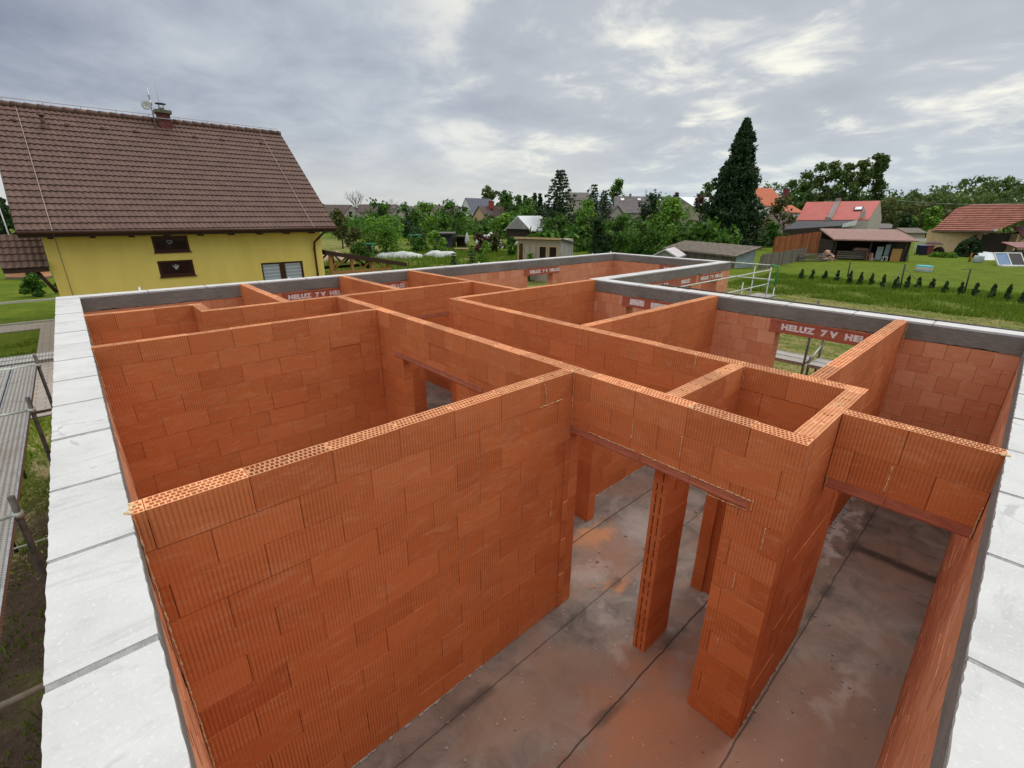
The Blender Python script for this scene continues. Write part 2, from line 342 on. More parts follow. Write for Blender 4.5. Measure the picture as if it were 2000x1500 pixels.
# dirt beside the left wall
dirt = mul(n.smooth(X, 1, 0), n.smooth(n.math('ADD', Y, n.math('MULTIPLY', n.math('SUBTRACT', mid, .5), 14)), 13.0, 8.5), n.smooth(n.math('ADD', n.math('MULTIPLY', wob, .3), n.math('MULTIPLY', mid, .7)), .66, .50))
dc = n.ramp(n.math('ADD', n.math('MULTIPLY', fn, .6), n.math('MULTIPLY', mid, .4)), [(.32, (.060, .042, .030)), (.52, (.115, .082, .060)), (.72, (.21, .155, .115))])
col = n.mix(dirt, col, dc)
hay2 = mul(n.smooth(X, 1, 0), n.smooth(jY, 16, 14), n.smooth(jY, 9, 11), n.smooth(hayn, .47, .58))
col = n.mix(n.math('MULTIPLY', hay2, .8), col, (.46, .36, .20))
fieldm = mul(n.smooth(Y, 55, 70), n.smooth(wob, .5, .6))
col = n.mix(n.math('MULTIPLY', fieldm, .5), col, (.16, .17, .05))
col = n.mix(n.math('MULTIPLY', n.math('SUBTRACT', vf, .5), .7), col, (.20, .26, .04))
n.put(b.inputs['Base Color'], col); b.inputs['Roughness'].default_value = .95; b.inputs['Specular IOR Level'].default_value = .1
bp = n.new('ShaderNodeBump'); bp.inputs['Strength'].default_value = .9; bp.inputs['Distance'].default_value = .09
n.l.new(n.math('ADD', fn, n.math('MULTIPLY', vf, .4)), bp.inputs['Height']); n.l.new(bp.outputs[0], b.inputs['Normal'])

def leaf_mat(name, cd, cm, cl, trans=.22, rough=.7):
    n, b, o = base_mat(name); a = n.new('ShaderNodeAttribute', attribute_name='tone')
    col = n.ramp(a.outputs['Fac'], [(0, cd), (.55, cm), (1, cl)])
    n.put(b.inputs['Base Color'], col); b.inputs['Roughness'].default_value = rough; b.inputs['Specular IOR Level'].default_value = .25
    t = n.new('ShaderNodeBsdfTranslucent'); n.l.new(col, t.inputs[0])
    mx = n.new('ShaderNodeMixShader'); mx.inputs[0].default_value = trans
    n.l.new(b.outputs[0], mx.inputs[1]); n.l.new(t.outputs[0], mx.inputs[2]); n.l.new(mx.outputs[0], o.inputs[0])
leaf_mat('lf_dark', (.010, .030, .009), (.026, .060, .016), (.060, .110, .026))
leaf_mat('lf_mid', (.025, .075, .010), (.070, .165, .019), (.145, .27, .038), .3)
leaf_mat('lf_bright', (.055, .130, .012), (.125, .26, .022), (.22, .38, .045))
leaf_mat('lf_olive', (.035, .050, .012), (.080, .095, .020), (.150, .155, .040))
leaf_mat('lf_conifer', (.012, .031, .010), (.029, .064, .020), (.070, .120, .038), .16)
leaf_mat('lf_spruce', (.016, .036, .016), (.040, .074, .026), (.10, .14, .045), .12)
leaf_mat('lf_pine', (.040, .075, .018), (.095, .150, .034), (.175, .235, .060), .25)
leaf_mat('lf_red', (.045, .022, .014), (.085, .045, .024), (.14, .085, .04))
leaf_mat('lf_hay', (.15, .13, .045), (.32, .26, .11), (.56, .47, .25), .1)
leaf_mat('lf_grass', (.065, .115, .008), (.125, .205, .014), (.20, .28, .032), .45)

# ------------------------------------------------------------------ mesh building
class MB:
    def __init__(s): s.v = []; s.f = []; s.mi = []; s.t = []; s.sm = []
    def face(s, pts, mi=0, tone=.5, smooth=False):
        i = len(s.v); s.v += [tuple(p) for p in pts]; s.f.append(tuple(range(i, i+len(pts)))); s.mi.append(mi); s.t.append(tone); s.sm.append(smooth)
    def box(s, x0, x1, y0, y1, z0, z1, mi=0, tone=.5, skip='', M=None):
        P = [(x, y, z) for z in (z0, z1) for y in (y0, y1) for x in (x0, x1)]
        if M is not None: P = [tuple(M @ Vector(p)) for p in P]
        i = len(s.v); s.v += P
        F = {'b': (0, 2, 3, 1), 't': (4, 5, 7, 6), 's': (0, 1, 5, 4), 'n': (2, 6, 7, 3), 'w': (0, 4, 6, 2), 'e': (1, 3, 7, 5)}
        for k, q in F.items():
            if k in skip: continue
            s.f.append(tuple(i+a for a in q)); s.mi.append(mi); s.t.append(tone); s.sm.append(False)
    def tube(s, pts, r, n=8, mi=0, tone=.5, cap=True):
        """tube through points; r is one radius or one per point"""
        pts = [Vector(p) for p in pts]; rs = r if hasattr(r, '__len__') else [r]*len(pts)
        rings = []; prev = None
        for k, p in enumerate(pts):
            d = (pts[min(k+1, len(pts)-1)]-pts[max(k-1, 0)]).normalized()
            if prev is None: a = d.orthogonal().normalized()
            else: a = (prev-d*prev.dot(d)); a = a.normalized() if a.length > 1e-6 else d.orthogonal().normalized()
            prev = a; bb = d.cross(a); i = len(s.v)
            for j in range(n):
                t = 2*PI*j/n; s.v.append(tuple(p+(a*math.cos(t)+bb*math.sin(t))*rs[k]))
            rings.append(i)
        for k in range(len(rings)-1):
            for j in range(n):
                j2 = (j+1) % n; s.f.append((rings[k]+j, rings[k]+j2, rings[k+1]+j2, rings[k+1]+j)); s.mi.append(mi); s.t.append(tone); s.sm.append(True)
        if cap:
            s.f.append(tuple(rings[0]+j for j in reversed(range(n)))); s.f.append(tuple(rings[-1]+j for j in range(n)))
            s.mi += [mi]*2; s.t += [tone]*2; s.sm += [False]*2
    def prism(s, poly, M, h, mi=0, tone=.5):
        """closed prism: 2-D polygon in local xz extruded along local y by h"""
        a = [M @ Vector((x, 0, z)) for x, z in poly]; c = [M @ Vector((x, h, z)) for x, z in poly]; k = len(poly)
        s.face(a, mi, tone); s.face(list(reversed(c)), mi, tone)
        for i in range(k):
            j = (i+1) % k; s.face([a[j], a[i], c[i], c[j]], mi, tone)
    def lathe(s, prof, c, n=20, mi=0, tone=.5, ax=None):
        base = len(s.v); c = Vector(c); k = len(prof)
        for (r, z) in prof:
            for j in range(n):
                t = 2*PI*j/n; p = Vector((r*math.cos(t), r*math.sin(t), z))
                if ax is not None: p = ax @ p
                s.v.append(tuple(c+p))
        for q in range(k-1):
            for j in range(n):
                j2 = (j+1) % n; s.f.append((base+q*n+j, base+q*n+j2, base+(q+1)*n+j2, base+(q+1)*n+j)); s.mi.append(mi); s.t.append(tone); s.sm.append(True)
    def build(s, name, mats, parent=None, origin=None):
        me = bpy.data.meshes.new(name)
        V = s.v
        if origin is not None: V = [(x-origin[0], y-origin[1], z-origin[2]) for x, y, z in V]
        me.from_pydata(V, [], s.f)
        for mm in (mats if isinstance(mats, (list, tuple)) else [mats]): me.materials.append(MATS[mm])
        me.polygons.foreach_set('material_index', s.mi); me.polygons.foreach_set('use_smooth', s.sm)
        at_ = me.attributes.new('tone', 'FLOAT', 'FACE'); at_.data.foreach_set('value', s.t)
        # world-scaled planar UVs
        uvl = me.uv_layers.new(name='UVMap'); co = np.array(s.v, dtype=float)
        me.update()
        nr = np.empty(len(me.polygons)*3); me.polygons.foreach_get('normal', nr); nr = np.abs(nr.reshape(-1, 3))
        ls = np.empty(len(me.polygons), dtype=np.int32); lt = np.empty(len(me.polygons), dtype=np.int32)
        me.polygons.foreach_get('loop_start', ls); me.polygons.foreach_get('loop_total', lt)
        vi = np.empty(len(me.loops), dtype=np.int32); me.loops.foreach_get('vertex_index', vi)
        pf = np.repeat(np.arange(len(me.polygons)), lt)
        ax = nr.argmax(1)[pf]; c = co[vi]
        u = np.where(ax == 0, c[:, 1], c[:, 0]); v = np.where(ax == 2, c[:, 1], c[:, 2])
        uvl.data.foreach_set('uv', np.stack([u, v], 1).ravel())
        o = bpy.data.objects.new(name, me); COL.objects.link(o)
        if parent is not None: o.parent = parent
        if origin is not None: o.location = origin
        return o
def tag(o, label=None, cat=None, group=None, kind=None):
    if label: o['label'] = label
    if cat: o['category'] = cat
    if group: o['group'] = group
    if kind: o['kind'] = kind
    return o
def empty(name, loc, label=None, cat=None, group=None, rz=0):
    o = bpy.data.objects.new(name, None); COL.objects.link(o); o.location = loc; o.rotation_euler = (0, 0, rz); o.empty_display_size = .3
    return tag(o, label, cat, group)
def fastmesh(name, V, F4, tone, mat, smooth=False):
    """quads or triangles from numpy arrays"""
    me = bpy.data.meshes.new(name); k = F4.shape[1]
    me.vertices.add(len(V)); me.vertices.foreach_set('co', V.astype(np.float32).ravel())
    me.loops.add(F4.size); me.loops.foreach_set('vertex_index', F4.astype(np.int32).ravel())
    me.polygons.add(len(F4)); me.polygons.foreach_set('loop_start', np.arange(0, F4.size, k, dtype=np.int32)); me.polygons.foreach_set('loop_total', np.full(len(F4), k, dtype=np.int32))
    me.update(); me.materials.append(MATS[mat])
    a = me.attributes.new('tone', 'FLOAT', 'FACE'); a.data.foreach_set('value', tone.astype(np.float32))
    return me

# ================================================================== setting
g = MB()
g.face([(-1500, -1500, -.3), (1500, -1500, -.3), (1500, 1500, -.3), (-1500, 1500, -.3)])
tag(g.build('ground', 'ground_soil'), kind='structure')
p = MB(); p.box(-9, -.72, 27.7, 29.2, -.4, -.262); p.box(-1.72, -.72, 15.4, 27.7, -.4, -.262)
tag(p.build('path', 'pavers'), kind='structure')
for (yk, x1) in ((29.28, -.66), (36.5, -.9)):
    k = MB(); xx = -9.0
    while xx < x1-.2: k.box(xx, min(xx+.99, x1), yk, yk+.09, -.4, -.19); xx += 1.0
    tag(k.build('kerb', 'kerb'), kind='structure')

# ================================================================== the unfinished house
HL = 'roofless brick house shell with white wall tops and hollow block partitions'
house = empty('unfinished_house', (0, 0, 0), HL, 'house')
XL0, XL1, YN0, YN1 = -.395, -.09, -.515, -.21
XM0, XM1, YF0, YF1 = 9.133, 9.433, 11.46, 11.74
XW0, XW1, YK0, YK1 = 16.04, 16.34, 6.91, 7.21

def wallbox(mb, axis, s0, s1, t0, t1, z0, z1, **k):
    if axis == 'x': mb.box(s0, s1, t0, t1, z0, z1, **k)
    else: mb.box(t0, t1, s0, s1, z0, z1, **k)
def put(axis, s, t, z): return (s, t, z) if axis == 'x' else (t, s, z)

def hollow_top(mb, axis, sa, sb, ta, tb, z, tone, rows=None):
    """open cells of a clay block seen from above: real holes between webs"""
    def q(s0, s1, t0, t1, zz, mi): # upward quad
        P = [put(axis, s0, t0, zz), put(axis, s1, t0, zz), put(axis, s1, t1, zz), put(axis, s0, t1, zz)]
        if axis == 'y': P.reverse()
        mb.face(P, mi, tone)
    m = rows or max(2, round((tb-ta)/.040)); wr = .0085 if m < 5 else .0065; L = sb-sa; n0 = max(1, round(L/(.0295 if m < 5 else .027))); wb = .008 if m < 5 else .012
    rowh = (tb-ta-wr*(m+1))/m; dep = .11
    q(sa, sb, ta, ta+wr, z, 1)
    for r in range(m):
        t0 = ta+wr+r*(rowh+wr); t1 = t0+rowh
        q(sa, sb, t1, t1+wr, z, 1)
        stag = (r % 2)*.0147 if m > 2 else 0
        s = sa; cell = L/n0; k = 0; edges = []
        pos = sa+.006+stag
        midc = .5*(sa+sb)
        while pos < sb-.012:
            w_ = cell-wb
            if m >= 3 and 0 < r < m-1 and abs(pos+cell-midc) < cell*.8 and L > .4: w_ = 2*cell-wb
            e = min(pos+w_, sb-.006)
            if e-pos > .008: edges.append((pos, e))
            pos += w_+wb
        last = sa
        for (a_, e_) in edges:
            q(last, a_, t0, t1, z, 1); last = e_
            zb = z-dep
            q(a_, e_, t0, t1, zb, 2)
            A, B_, C_, D_ = (a_, t0), (e_, t0), (e_, t1), (a_, t1)
            for (p0, p1) in ((A, B_), (B_, C_), (C_, D_), (D_, A)):
                mb.face([put(axis, *p0, zb), put(axis, *p0, z), put(axis, *p1, z), put(axis, *p1, zb)], 1, tone)
        q(last, sb, t0, t1, z, 1)

def brick_wall(name, axis, s0, s1, t0, t1, z1, L=.5, openings=(), off=0.0, hollow=True, mats=('clay', 'clay_web', 'clay_core'), z0=0.0, special=None, rnd=.03, parent=house, label=None, ch=.25, rows=None):
    """courses of clay blocks, each block its own slightly uneven box; openings are (a, b, zbottom, ztop)"""
    mb = MB(); ncs = int(math.ceil((z1-z0)/ch-1e-6))
    for k in range(ncs):
        za, zb = z0+k*ch, min(z0+(k+1)*ch, z1); zm = .5*(za+zb)
        spans = [(s0, s1)]; cutz = {}
        for (a, b_, oz0, oz1) in openings:
            if za+.05 < oz1 < zb-.05: cutz[(a, b_)] = oz1+.003
            if oz0-.01 < zm < oz1+.01 or za+.05 < oz1 < zb-.05:
                ns = []
                for (p0, p1) in spans:
                    if b_ <= p0 or a >= p1: ns.append((p0, p1)); continue
                    if a > p0: ns.append((p0, a))
                    if b_ < p1: ns.append((b_, p1))
                spans = ns
        # partial openings inside the course (lintel strip)
        top = k == ncs-1
        for (p0, p1) in spans+list(cutz):
            if (p0, p1) in cutz: za_k = za; za = cutz[(p0, p1)]
            else: za = z0+k*ch
            x = s0-L+off+(k % 2)*L*.5+random.uniform(-rnd, rnd)
            js = [p0]
            while x < p1:
                if x > p0+.06 and x < p1-.06: js.append(x)
                x += L
            for (sa_, sb_, sz, dp, tn) in (special or ()):
                if abs(zm-sz) < .1 and sa_ > p0 and sb_ < p1: js = sorted([j for j in js if j < sa_-.08 or j > sb_+.08]+[sa_, sb_])
            js.append(p1)
            for i in range(len(js)-1):
                a, e = js[i]+.002, js[i+1]-.002
                tone = min(1, max(0, random.gauss(.5, .17)))
                ja, jb = random.uniform(-.0022, .0022), random.uniform(-.0022, .0022)
                zt = zb+random.uniform(-.003, .002) if top else zb-.0022
                if random.random() < .10 and not top: zt -= .003
                if special:
                    for (sa_, sb_, sz, dp, tn) in special:
                        if sa_ < .5*(a+e) < sb_ and abs(zm-sz) < .1: ja = dp; tone = tn
                sk = 't' if (top and hollow) else ''
                wallbox(mb, axis, a, e, t0+ja, t1+jb, za, zt, tone=tone, skip=sk)
                if top and hollow: hollow_top(mb, axis, a, e, t0+ja, t1+jb, zt, tone, rows)
            # thin dark core behind the joints
            if p1-p0 > .1: wallbox(mb, axis, p0+.012, p1-.012, t0+.012, t1-.012, za, zb-.012 if not top else zb-.13, mi=2)
    o = mb.build(name, list(mats), parent)
    if label: o['label'] = label
    return o
def flat_lintel(axis, s0, s1, t0, t1, z0, z1, name='lintel'):
    """shallow ceramic lintels laid end to end, with a small channel lip"""
    mb = MB(); x = s0
    while x < s1-.01:
        e = min(x+random.uniform(.24, .26)*2, s1)
        wallbox(mb, axis, x, e-.003, t0-.007, t1+.007, z0, z1, tone=random.random())
        wallbox(mb, axis, x, e-.003, t0-.014, t0-.0072, z0+.012, z0+.028, tone=.2)
        x = e
    return mb.build(name, 'lintel_flat', house)
LZ = 2.33
part = []
brick_wall('partition_wall', 'x', XL1+.004, 3.440, 2.831, 2.971, 3.0, off=.314-.0, rnd=.02)
brick_wall('partition_wall', 'y', .727, 8.586, 3.443, 3.595, 3.0, off=.12, openings=[(1.173, 2.826, -.1, 2.41), (4.87, 6.28, -.1, 2.41)],
           special=[(5.0, 5.5, 2.625, .007, .0), (4.2, 4.7, 2.62, 0, .4)])
brick_wall('partition_wall', 'x', XL1+.004, 3.440, 7.005, 7.125, 3.0, off=.2, special=[(2.61, 3.1, 2.375, .007, .0), (1.68, 2.18, 1.875, -.008, .35), (0.1, .6, .9, .0, .9)])
brick_wall('partition_wall', 'x', XL1+.004, 1.425, 9.293, 9.433, 3.0, off=.1)
brick_wall('partition_wall', 'y', 8.734, 9.290, 1.287, 1.425, 3.0, off=.25)
brick_wall('partition_wall', 'x', 1.287, 6.616, 8.590, 8.730, 3.0, off=.33, openings=[(5.24, 6.16, -.1, 2.41)])
brick_wall('partition_wall', 'x', 4.938, 9.130, 6.990, 7.130, 3.0, off=.4)
brick_wall('partition_wall', 'y', .869, 6.987, 4.938, 5.100, 3.0, off=.2, openings=[(1.92, 3.63, -.1, 2.41)])
brick_wall('partition_wall', 'x', 5.104, 9.130, 3.990, 4.130, 3.0, off=.35)
brick_wall('partition_wall', 'x', 3.598, 4.934, 1.770, 1.910, 3.0, rows=5, off=.15, openings=[(4.08, 4.90, -.1, 2.41)])
brick_wall('partition_wall', 'x', 3.598, 5.110, .727, .865, 3.0, off=.05, rows=5)
brick_wall('partition_wall', 'x', 5.104, 9.130, 1.071, 1.214, 3.0, off=.3)
brick_wall('partition_wall', 'y', YN1+.004, .724, 4.276, 4.400, 3.0, z0=2.42, ch=.29, off=.28)
brick_wall('partition_wall', 'y', 8.734, 11.456, 2.510, 2.650, 3.0, off=.28)
brick_wall('partition_wall', 'y', 8.734, 11.456, 4.710, 4.860, 3.0, off=.28)
brick_wall('partition_wall', 'y', 7.134, 11.456, 6.620, 6.765, 3.0, off=.1)
flat_lintel('y', 1.02, 2.828, 3.443, 3.595, 2.33, 2.41)
flat_lintel('y', 4.30, 6.52, 3.443, 3.595, 2.33, 2.411)
flat_lintel('y', YN1+.004, .722, 4.276, 4.400, 2.33, 2.417)
flat_lintel('x', 5.12, 6.28, 8.590, 8.730, 2.33, 2.411)
flat_lintel('y', 1.90, 3.75, 4.938, 5.100, 2.33, 2.411)
flat_lintel('x', 3.96, 4.93, 1.770, 1.910, 2.33, 2.411)
# grooved block ends of the free-standing stub (tongue and groove pockets)
for k in range(9):
    gv = MB()
    for j, (yy, ww) in enumerate(((1.808, .009), (1.862, .010))):
        for q_ in range(2):
            if random.random() < .12: continue
            z0_ = k*.25+.02+q_*.115; gv.box(3.5955, 3.5968, yy, yy+ww, z0_, z0_+random.uniform(.07, .105))
    gv.build('groove', 'clay_core', house)
# toothing of the long partition where it meets the opening: alternate blocks stand out
for k in range(9):
    tt = MB()
    d = .016 if k % 2 else .004
    tt.box(3.36, 3.4405, 2.826-d, 2.8285, k*.25+.003, k*.25+.247, tone=random.random()); tt.build('toothing', 'clay', house)
# quoins of the pier: half blocks turned in alternate courses
for k in range(9):
    if k % 2: continue
    a, b_ = (.800, .925) if k % 4 else (.812, .930)
    qn = MB(); qn.box(3.4388, 3.4412, a-.072, b_-.055, k*.25+.004, k*.25+.245, tone=0); qn.build('quoin', ['clay', 'clay_core'], house)

def cap_run(axis, s0, s1, t0, t1, zA=2.972, zB=3.0, L=.8, gaps=True, name='capping', s_first=None):
    """white capping slabs with ragged edges and mortar between"""
    mb = MB(); s = s_first if s_first is not None else s0
    cuts = [s0]
    while s < s1-.15:
        if s > s0+.15: cuts.append(s)
        s += L+random.uniform(-.03, .03)
    cuts.append(s1)
    for i in range(len(cuts)-1):
        g0 = 0 if i == 0 else random.uniform(.006, .026); g1 = 0 if i == len(cuts)-2 else random.uniform(.006, .026)
        a, e = cuts[i]+g0, cuts[i+1]-g1; zt = zB+random.uniform(-.002, .002)
        k = max(2, int((e-a)/.035)); lo = []; hi = []
        for j in range(k+1):
            ss = a+(e-a)*j/k
            lo.append((ss, t0+random.uniform(-.003, .003))); hi.append((ss, t1+random.uniform(-.003, .003)))
        for j in range(k):
            P = [put(axis, *lo[j], zt), put(axis, *lo[j+1], zt), put(axis, *hi[j+1], zt), put(axis, *hi[j], zt)]
            if axis == 'y': P.reverse()
            mb.face(P)
            mb.face([put(axis, *lo[j], zA), put(axis, *lo[j+1], zA), put(axis, *lo[j+1], zt), put(axis, *lo[j], zt)])
            mb.face([put(axis, *hi[j+1], zA), put(axis, *hi[j], zA), put(axis, *hi[j], zt), put(axis, *hi[j+1], zt)])
        for (q0, q1) in ((lo[0], hi[0]), (lo[-1], hi[-1])):
            mb.face([put(axis, *q0, zA), put(axis, *q1, zA), put(axis, *q1, zt), put(axis, *q0, zt)])
    wallbox(mb, axis, s0+.01, s1-.01, t0+.004, t1-.004, zA, zB-.0045, mi=1)
    return mb.build(name, ['white_block', 'mortar'], house)
cap_run('y', YN0, YF1, XL0-.005, XL1+.004, s_first=1.87-2*.8)
cap_run('x', XL1+.006, 9.436, YN0-.005, YN1+.004, s_first=.45)
cap_run('x', XL1+.006, XW1+.005, YF0-.004, YF1+.005, L=1.0)
cap_run('y', YN1+.006, YK0-.006, XM0-.004, XM1+.005, L=1.0)
cap_run('x', XM0-.004, XW0-.006, YK0-.005, YK1+.004, L=1.0)
cap_run('y', YK0-.005, YF0-.006, XW0-.004, XW1+.005, L=1.0)

def beam(axis, s0, s1, t0, t1, z0=2.735, z1=2.970, name='ring_beam'):
    """concrete ring beam: ragged lower edge, board-marked faces"""
    mb = MB(); k = int((s1-s0)/.06); ps = [s0+(s1-s0)*j/k for j in range(k+1)]
    zl = [z0+random.uniform(-.010, .010)+.008*math.sin(p*5) for p in ps]
    for j in range(k):
        for t, rev in ((t0, False), (t1, True)):
            P = [put(axis, ps[j], t, zl[j]), put(axis, ps[j+1], t, zl[j+1]), put(axis, ps[j+1], t, z1), put(axis, ps[j], t, z1)]
            if rev != (axis == 'y'): P.reverse()
            mb.face(P)
        P = [put(axis, ps[j], t0, zl[j]), put(axis, ps[j], t1, zl[j]), put(axis, ps[j+1], t1, zl[j+1]), put(axis, ps[j+1], t0, zl[j+1])]
        mb.face(P)
        mb.face([put(axis, ps[j], t0, z1), put(axis, ps[j+1], t0, z1), put(axis, ps[j+1], t1, z1), put(axis, ps[j], t1, z1)])
    for sv, zz in ((s0, zl[0]), (s1, zl[-1])):
        mb.face([put(axis, sv, t0, zz), put(axis, sv, t1, zz), put(axis, sv, t1, z1), put(axis, sv, t0, z1)])
    return mb.build(name, 'concrete', house)
e_ = .006
beam('y', YN0, YF1, XL0, XL1+e_); beam('x', XL1+.008, XM1, YN0, YN1+e_)
beam('x', XL1+.008, XW1, YF0-e_, YF1); beam('y', YN1+.008, YK0-.002, XM0-e_, XM1)
beam('x', XM0-e_, XW0-.008, YK0, YK1+e_); beam('y', YK0, YF0-.008, XW0-e_, XW1)

OM = ('clay_outer', 'clay_web', 'clay_core')
def outer(axis, s0, s1, t0, t1, openings=(), off=0, L=.25, label=None):
    return brick_wall('outer_wall', axis, s0, s1, t0, t1, 2.728, L=L, openings=openings, off=off, hollow=False, mats=OM, rnd=.012, label=label)
outer('y', YN0, YF1, XL0+.004, XL1)
outer('x', XL1+.003, XM1, YN0+.004, YN1)
outer('x', XL1+.003, XW1, YF0, YF1-.004, openings=[(3.45, 4.6, .85, 2.46), (5.3, 6.25, .85, 2.46), (11.2, 12.45, .85, 2.46)])
outer('y', YN1+.003, YK0-.003, XM0, XM1-.004, openings=[(1.55, 2.86, .85, 2.46), (5.0, 6.08, .85, 2.46)])
outer('x', XM0, XW0-.003, YK0+.004, YK1, openings=[(11.5, 13.8, .85, 2.46), (14.4, 15.5, .1, 2.46)])
outer('y', YK0, YF0-.003, XW0, XW1-.004, openings=[(8.0, 9.2, .85, 2.46)])

# window lintels with the maker's lettering
def lettering(parent, body, size, loc, rot, sx=1.0):
    cu = bpy.data.curves.new('lettering', 'FONT'); cu.body = body; cu.size = size; cu.extrude = .0012; cu.space_character = 1.12; cu.offset = .0095
    tmp = bpy.data.objects.new('tmp', cu); COL.objects.link(tmp); bpy.context.view_layer.update()
    me = bpy.data.meshes.new_from_object(tmp.evaluated_get(bpy.context.evaluated_depsgraph_get())); bpy.data.objects.remove(tmp)
    me.materials.clear(); me.materials.append(MATS['letter_white']); me.name = 'lettering'
    o = bpy.data.objects.new('lettering', me); COL.objects.link(o); o.parent = parent; o.location = loc; o.rotation_euler = rot; o.scale = (sx, 1, 1)
    return o
TXT = 'HELUZ  7 V  HELUZ'
def win_lintel(axis, s0, s1, t0, t1, face, words=((0, TXT),), z0=2.49, z1=2.722, size=.135):
    mb = MB(); d = .004
    wallbox(mb, axis, s0, s1, t0-d, t1+d, z0, z1-.003, tone=.5)
    lip = t0-d-.006 if face < 0 else t1+d
    wallbox(mb, axis, s0, s1, lip+.0002, lip+.0058, z0+.004, z0+.016); wallbox(mb, axis, s0, s1, lip+.0002, lip+.0058, z1-.03, z1-.016)
    o = mb.build('window_lintel', 'lintel_clay', house)
    for (ss, body) in words:
        if axis == 'x': lettering(o, body, size, (ss, t0-d-.0025, z0+.07), (PI/2, 0, 0), 1.15)
        else: lettering(o, body, size, (t0-d-.0025, ss, z0+.07), (PI/2, 0, -PI/2), 1.15)
    return o
win_lintel('x', 3.33, 4.70, YF0, YF1-.004, -1, ((3.46, TXT),))
win_lintel('x', 5.1, 6.40, YF0, YF1-.004, -1, ((5.02, TXT),))
win_lintel('x', 11.02, 12.78, YF0, YF1-.004, -1, ((11.3, TXT),))
win_lintel('y', 1.42, 2.98, XM0, XM1-.004, -1, ((2.78, TXT),))
lw = win_lintel('y', 4.9, 6.20, XM0, XM1-.004, -1, ())
pm = MB(); pm.box(XM0-.0085, XM0-.0045, 5.62, 5.99, 2.55, 2.68); pm.box(XM0-.0085, XM0-.0045, 5.05, 5.45, 2.545, 2.67); pm.build('sticker', 'letter_white', lw)
win_lintel('x', 11.3, 14.03, YK0, YK1, -1, ((11.5, 'HELUZ  7 V'), (13.1, 'HELUZ')))
win_lintel('x', 14.2, 15.7, YK0, YK1, -1, ((14.3, TXT),))
win_lintel('y', 7.8, 9.4, XW0, XW1-.004, -1, ((9.2, 'HELUZ'),))

# floor slab and the ridges where the bitumen sheets overlap
fs = MB(); fs.box(XL0-.02, XM1+.02, YN0-.02, YF1+.02, -.42, -.0225); fs.box(XM1+.02, XW1+.02, YK0-.02, YF1+.02, -.42, -.0225); fs.build('floor_slab', 'concrete', house)
fl = MB()
ys = [YN0, .70, 1.643, 2.585, 3.475, 4.40, 5.33, 6.26, 7.18, 8.1, 9.05, 9.98, 10.9, YF1]
for i in range(len(ys)-1):
    z = -.004 if i % 2 else 0.0
    fl.box(XL0+.01, (XM1 if ys[i+1] < 6.9 else XW1)-.01, ys[i]+.0005, ys[i+1]-.0005, -.022, z)
fl.build('damp_proof_membrane', 'membrane', house)
# mortar bed squeezed out along the wall feet
def bed(axis, s0, s1, t, side, w=.03):
    s = s0; mbm = MB()
    while s < s1:
        l = random.uniform(.03, .07); ww = random.uniform(.2, 1)**1.6*w
        a, c_ = (t, t+ww) if side > 0 else (t-ww, t)
        wallbox(mbm, axis, s, min(s+l*.98, s1), a, c_, -.002, random.uniform(.006, .016)); s += l
    mbm.build('mortar_bed', 'mortar', house)
bed('x', .2, 2.2, 2.831, -1, .035); bed('x', 5.2, 9.1, 3.99, -1); bed('x', 3.6, 4.6, .727, -1, .012); bed('x', 5.2, 9.0, 1.071, -1, .09)

# gun foam in the joints
def foam(pts, r=.008, n=None, jit=.006):
    mb = MB()
    for (a, b_) in pts:
        a = Vector(a); b_ = Vector(b_); L = (b_-a).length; k = max(3, int(L/.018)); P = []; R_ = []
        for j in range(k+1):
            P.append(a.lerp(b_, j/k)+Vector([random.uniform(-jit, jit)*.7 for _ in range(3)])); R_.append(max(.0015, r*random.uniform(.25, 1.25)*(1 if random.random() > .15 else .35)))
        mb.tube(P, R_, 6)
    return mb
F = []
F += [((3.436, 2.822, 3.0), (3.436, 2.822, 2.42)), ((3.436, 2.6, 2.42), (3.436, 2.05, 2.42)), ((3.436, 2.0, 2.42), (3.436, 1.0, 2.415)), ((3.436, .985, 2.44), (3.436, .985, 2.33)), ((3.436, 1.35, 2.31), (3.436, 1.02, 2.32))]
F += [((3.437, 2.10, 2.72), (3.437, 2.10, 2.53)), ((3.437, 1.62, 2.74), (3.437, 1.62, 2.52)), ((3.437, .86, 2.24), (3.437, .86, 2.03)), ((3.437, 1.0, 1.72), (3.437, 1.0, 1.55)), ((3.437, 1.02, .98), (3.437, 1.02, .80))]
F += [((4.271, .33, 2.69), (4.271, .33, 2.45)), ((4.271, .71, 2.42), (4.271, .71, 2.33)), ((4.262, -.2, 2.60), (4.262, -.2, 2.32))]
F += [((4.930, 6.96, 2.99), (4.930, 6.93, 2.75)), ((4.93, 6.80, 2.73), (4.93, 6.80, 2.52)), ((4.93, 3.98, 2.99), (4.93, 3.98, 2.76)), ((4.93, 2.3, 2.99), (4.93, 2.3, 2.76))]
F += [((9.126, 4.14, 2.97), (9.126, 4.14, 2.55)), ((9.126, 1.06, 2.97), (9.126, 1.06, 2.6)), ((2.505, 11.45, 2.98), (2.505, 11.45, 2.72)), ((6.61, 11.45, 2.98), (6.61, 11.45, 2.75))]
F += [((2.95, 2.827, 2.747), (3.30, 2.827, 2.747)), ((3.02, 2.827, 2.97), (3.06, 2.827, 2.76)), ((3.18, 2.827, 1.6), (3.18, 2.827, 1.38))]
F += [((XL1+.012, 2.822, 2.98), (XL1+.012, 2.822, .6)), ((XL1+.012, 6.995, 2.98), (XL1+.012, 6.995, 2.1)), ((XL1+.012, 9.285, 2.98), (XL1+.012, 9.285, 2.3))]
